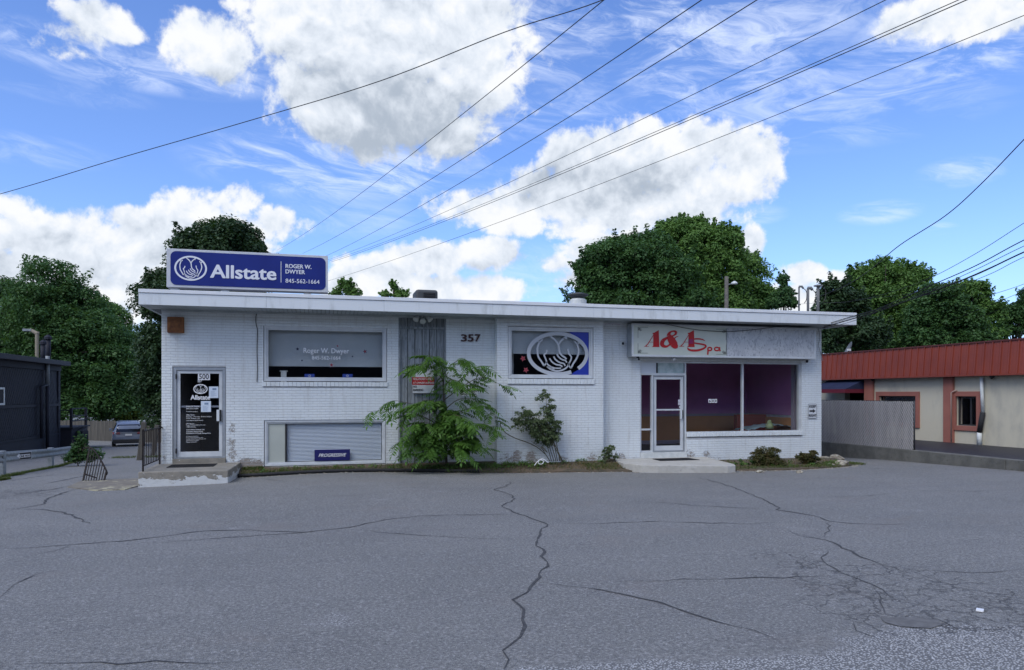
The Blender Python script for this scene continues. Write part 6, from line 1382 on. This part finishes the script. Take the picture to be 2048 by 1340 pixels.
def blades(name, pts, n, h, seed, mat, spread=.03):
    g = random.Random(seed); mb = MB()
    for _ in range(n):
        (x0,y0,x1,y1,dp) = g.choice(pts); f = g.random(); x, y = x0+(x1-x0)*f, y0+(y1-y0)*f-g.random()*dp
        hit = zground(x, y); hh = h*g.uniform(.4,1.2); a = g.uniform(0, 6.28); w_ = .006; bx_, by_ = math.cos(a)*hh*g.uniform(.2,.9), math.sin(a)*hh*g.uniform(.2,.9)
        px_, py_ = -math.sin(a)*w_, math.cos(a)*w_
        mb.add([(x-px_,y-py_,hit),(x+px_,y+py_,hit),(x+px_*.8+bx_*.45,y+py_*.8+by_*.45,hit+hh*.6),(x-px_*.8+bx_*.45,y-py_*.8+by_*.45,hit+hh*.6),(x+bx_,y+by_,hit+hh*.85)], [(0,1,2,3),(3,2,4)])
    ob = mb.build(name, mat, None); tag(ob, None, None, None, 'stuff'); return ob
def zground(x, y):
    def bd(x, y, xs, fr, zb):
        for i in range(len(xs)-1):
            if xs[i] <= x <= xs[i+1]:
                f = (x-xs[i])/(xs[i+1]-xs[i]); fy = fr[i]+(fr[i+1]-fr[i])*f; g = min(1, max(0, y/fy)); return zb*(1-g**1.3)+(ter(x,y)+.035)*g**1.3-.01
        return None
    z = None
    if y > -3 and y < 0: z = bd(x,y,xs_,fr_,-.13) or bd(x,y,bxs,bfr,-.26)
    return z if z is not None else ter(x,y)
blades('grass', [(-6.9,-.35,-4.2,-.35,.33),(-6.9,-.5,-3.2,-.5,.15),(-3.6,-.15,-.2,-.15,.55),(-2,-.3,2.8,-.3,.7),(1.8,-.5,2.9,-.7,.6),(-6.9,-.1,-6.4,-.1,.2)], 5200, .075, 61, m_grass)
blades('grass', [(5.5,-.3,9.9,-.3,1.6),(8.2,-1.3,10.3,-.9,.5),(5.5,-1.6,8.8,-1.7,.5)], 3600, .07, 62, m_grass)
blades('grass', [(-13.0,1.0,-13.35,5.0,.6),(-13.5,4.8,-14.3,11.0,.8),(-14.2,10.5,-15,16,1.2),(-12.9,.4,-12.7,2.2,.5)], 4200, .10, 63, m_grass)
v = gat(290,913); blades('grass', [(v.x-1.2,v.y,v.x+1.2,v.y,1.6),(-21,29.5,-18.5,33,1.0)], 1800, .10, 64, m_grass)
m_dry = leafmat('dry_grass', (.17,.12,.06), (.22,.16,.085), (.28,.22,.12), 4, .25, .8)
blades('dry_grass', [(1.7,-.2,3.0,-.2,1.0),(-.4,-.35,1.8,-.4,.5),(-6.9,-.2,-4.5,-.2,.4),(5.6,-.5,9.8,-.5,1.3)], 2600, .075, 65, m_dry)
# ground cover of small weeds in the strips
me = leaf_mesh('weeds', m_leafB, [(x, y, zground(x,y)+.01, rr) for x,y,rr in [(-6.3+.32*i+rr_.uniform(-.1,.1), -.30-.22*rr_.random(), .12) for i in range(28)]+[(5.7+.2*i, -.9-rr_.random()*.9, .10) for i in range(20)]+[(-2.6+.25*i,-.45-.25*rr_.random(),.16) for i in range(14)]], 5200, .045, 66, up=.7)
wo_ = bpy.data.objects.new('weeds', me); COL.objects.link(wo_); wo_['kind'] = 'stuff'
for i, (px, py, s_, lab) in enumerate([(1646,920,.20,'pale rock at the right brick corner, furthest back'),(1671,918,.24,'largest brown topped rock beside the corner bed'),(1684,928,.19,'pale rock at the outer right end of the bed'),(1660,929,.13,'small flat rock between the larger corner rocks'),(1520,941,.09,'small flat pale rock edging the bed below the wider bush'),(1600,942,.09,'small flat tan rock edging the bed below the smaller bush')]):
    v = gat(px, py+4); bmx = bmesh.new(); bmesh.ops.create_icosphere(bmx, subdivisions=2, radius=1); rs_ = random.Random(i+70); s_ *= .85
    for vv in bmx.verts:
        k = 1+rs_.uniform(-.22,.16); vv.co = Vector((vv.co.x*s_*1.35*k, vv.co.y*s_*k, max(vv.co.z,-.5)*s_*.72*k))
    me = bpy.data.meshes.new('rock'); bmx.to_mesh(me); bmx.free(); me.materials.append(m_rock); ob = link('rock', me, None, (v.x, v.y, v.z+s_*.2+(.03 if i < 3 else 0))); tag(ob, lab, 'rock', 'rocks edging the corner bed')
# black landscape edging and looped white hose
wire('garden_edging', [ (x, y-.03, ter(x,y)+.05) for x, y in zip([-6.95,-6.4,-5.6,-4.8,-4,-3.2,-2.4,-1.6,-1.1],[-.66,-.74,-.70,-.68,-.66,-.68,-.72,-.78,-.83])], .045, 'black rounded garden edging along the planting strip', 'edging', m_black, 6)
wire('white_cord', smooth_pts([tuple(at(x,y,-.8)) for x, y in [(1069,931),(1074,924),(1080,920),(1087,922),(1084,928),(1077,927),(1078,921),(1086,918),(1094,924),(1097,925)]], 4), .012, 'looped white cord lying at the foot of the rose bush', 'cord', m_white)
wire('bent_cane', smooth_pts([tuple(at(x,y,-.45)) for x, y in [(1001,842),(1001,852),(1012,866),(1030,876),(1055,885),(1075,895),(1090,908)]], 4), .012, 'long bare cane arching from the bay corner to the rose bush', 'cane', m_stem)
# litter of pebbles along the beds
g = random.Random(80); mb = MB()
for _ in range(900):
    if g.random() < .6: x = g.uniform(5.6,10.2); y = np.interp(x,bxs,bfr)-g.uniform(-.12,.25)
    else: x = g.uniform(-6.9,5.4); y = np.interp(x, xs_+[5.4], fr_+[-2.6])-g.uniform(.02,.3)
    s_ = g.uniform(.006,.022); z = ter(x,y); a = g.uniform(0,3)
    mb.add([(x-s_,y,z+.002),(x,y-s_*.8,z+.002),(x+s_*1.1,y,z+.002),(x,y+s_*.8,z+.002),(x,y,z+s_*.9)], [(0,1,4),(1,2,4),(2,3,4),(3,0,4)])
ob = mb.build('gravel', m_rock, None, kind='stuff')
v = gat(1960,1222); ob = MB().box(v.x-.05, v.x+.06, v.y-.02, v.y+.03, v.z+.001, v.z+.012, M=None).build('paper_scrap', m_white, None); ob.rotation_euler = (0,.1,.7); tag(ob, 'small white scrap of litter on the asphalt near the lower right', 'litter')

# ------------------------------------------------------------------ overhead wires
def ow(label, pts_d, r, sag=0.0, group='overhead wires', m=None):
    P_ = [atd(*q) for q in pts_d]; r = r*.72
    out = []
    if len(P_) == 2:
        for i in range(33):
            f = i/32; p = P_[0].lerp(P_[1], f); p.z -= sag*4*f*(1-f); out.append(tuple(p))
    else: out = smooth_pts([tuple(p) for p in P_], 8)
    mb = MB(); mb.tube(out, r, 5); ob = mb.build('overhead_wire', m or m_wire, None, smooth=True); tag(ob, label, 'wire', group)
ow('thick cable crossing the large cloud from the upper middle to the left edge', [(-300,468,30),(0,388,25),(240,316,22.5),(500,241,20.5),(760,162,18.5),(1010,64,17),(1200,2,16),(1480,-120,14)], .016)
def lw(label, x0, y0, x1, y1, r, d0=13, d1=62, sag=.35):
    # straight run from overhead to the far poles, carried past the picture's top edge
    k = 1.12; dxp, dyp = (x0-x1), (y0-y1); ow(label, [(x0+dxp*(k-1), y0+dyp*(k-1), d0*.93), (x1, y1, d1)], r, sag)
lw('wire reaching the cloud from upper middle, leftmost of the converging set', 1200,3,555,500,.013)
lw('second converging wire, right of the leftmost one', 1395,2,605,507,.014)
lw('third converging wire, crossing the sky centre', 1505,2,640,517,.014)
lw('fourth converging wire, above the double pair', 1760,2,655,520,.012,14)
lw('upper wire of the close double pair', 1900,4,658,522,.013,15)
lw('lower wire of the close double pair', 1925,0,662,524,.016,15)
lw('lowest long wire crossing the middle cloud', 2090,10,655,562,.013,16,56)
ow('thick service cable swooping from the right edge to the tallest roof mast', [(2200,120,13),(2048,279,15),(1960,370,16.5),(1890,432,17.5),(1800,490,19),(1740,540,20.5),(1690,572,21.8),(1640,592,23.5)], .016)
ow('thin cable above the dark bundle, ending at the roof masts', [(2200,350,14),(2048,446,16),(1950,508,18),(1860,556,20),(1780,585,21.5),(1700,603,23),(1640,606,23.5)], .010)
ends = (1648,652,21.6)
ow('uppermost cable of the dark bundle running to the right eave corner', [(2200,410,13.5),(2048,480,15),(1950,532,16.3),(1850,576,17.8),(1760,616,19.3),(1700,634,20.4),(1648,650,21.6)], .016)
ow('middle cable of the dark bundle running to the right eave corner', [(2200,425,13.5),(2048,492,15),(1950,540,16.3),(1850,584,17.8),(1760,618,19.3),(1700,636,20.4),(1648,652,21.6)], .010)
ow('thickest cable of the dark bundle running to the right eave corner', [(2200,440,13.6),(2048,504,15.1),(1950,550,16.4),(1850,588,17.9),(1760,621,19.4),(1700,639,20.5),(1648,654,21.7)], .022)
ow('lowest cable of the dark bundle looping to the right eave corner', [(2200,450,13.7),(2048,514,15.2),(1980,548,16.0),(1900,578,17.0),(1830,596,18.1),(1760,622,19.5),(1700,644,20.5),(1648,656,21.7)], .009)
ow('thin far wire crossing the trees above the red fascia, upper one', [(2200,505,40),(2048,568,44),(1940,603,48),(1840,640,52)], .02)
ow('thin far wire crossing the trees above the red fascia, middle one', [(2200,520,40),(2048,582,44),(1930,630,48),(1760,690,54)], .018)
ow('thin far wire crossing the trees above the red fascia, lower one', [(2200,535,40),(2048,600,44),(1960,634,48),(1860,668,52)], .018)
ow('thin level wire behind the roof masts', [(1480,610,60),(1600,608,55),(1700,600,45),(1860,580,35),(2048,505,26),(2200,440,22)], .012)
# utility pole with lamp behind the maples
v = atd(1453,620,42); t_ = thing('utility_pole', (v.x,v.y,ter(v.x,v.y)), 'weathered wooden utility pole with a small lamp in front of the tallest tree', 'utility pole'); zt_ = atd(1453,553,42).z
mb = MB(); mb.tube([(v.x,v.y,-2.2),(v.x,v.y,zt_)],[.15,.11],10); mb.build('pole', M_('grey_pole_wood', (.13,.12,.105), .9, (.08,.075,.07), 6), t_, smooth=True); w3 = atd(1463,568,42); mb = MB(); mb.tube([(v.x,v.y,w3.z-.05),(w3.x,w3.y-.3,w3.z)],.03,6); mb.build('arm', m_galv, t_); mb = MB(); mb.lathe([(.05,.12),(.16,.05),(.2,-.03),(.1,-.08)], (w3.x,w3.y-.3,w3.z), 12); mb.build('lamp_head', m_offwhite, t_, smooth=True)
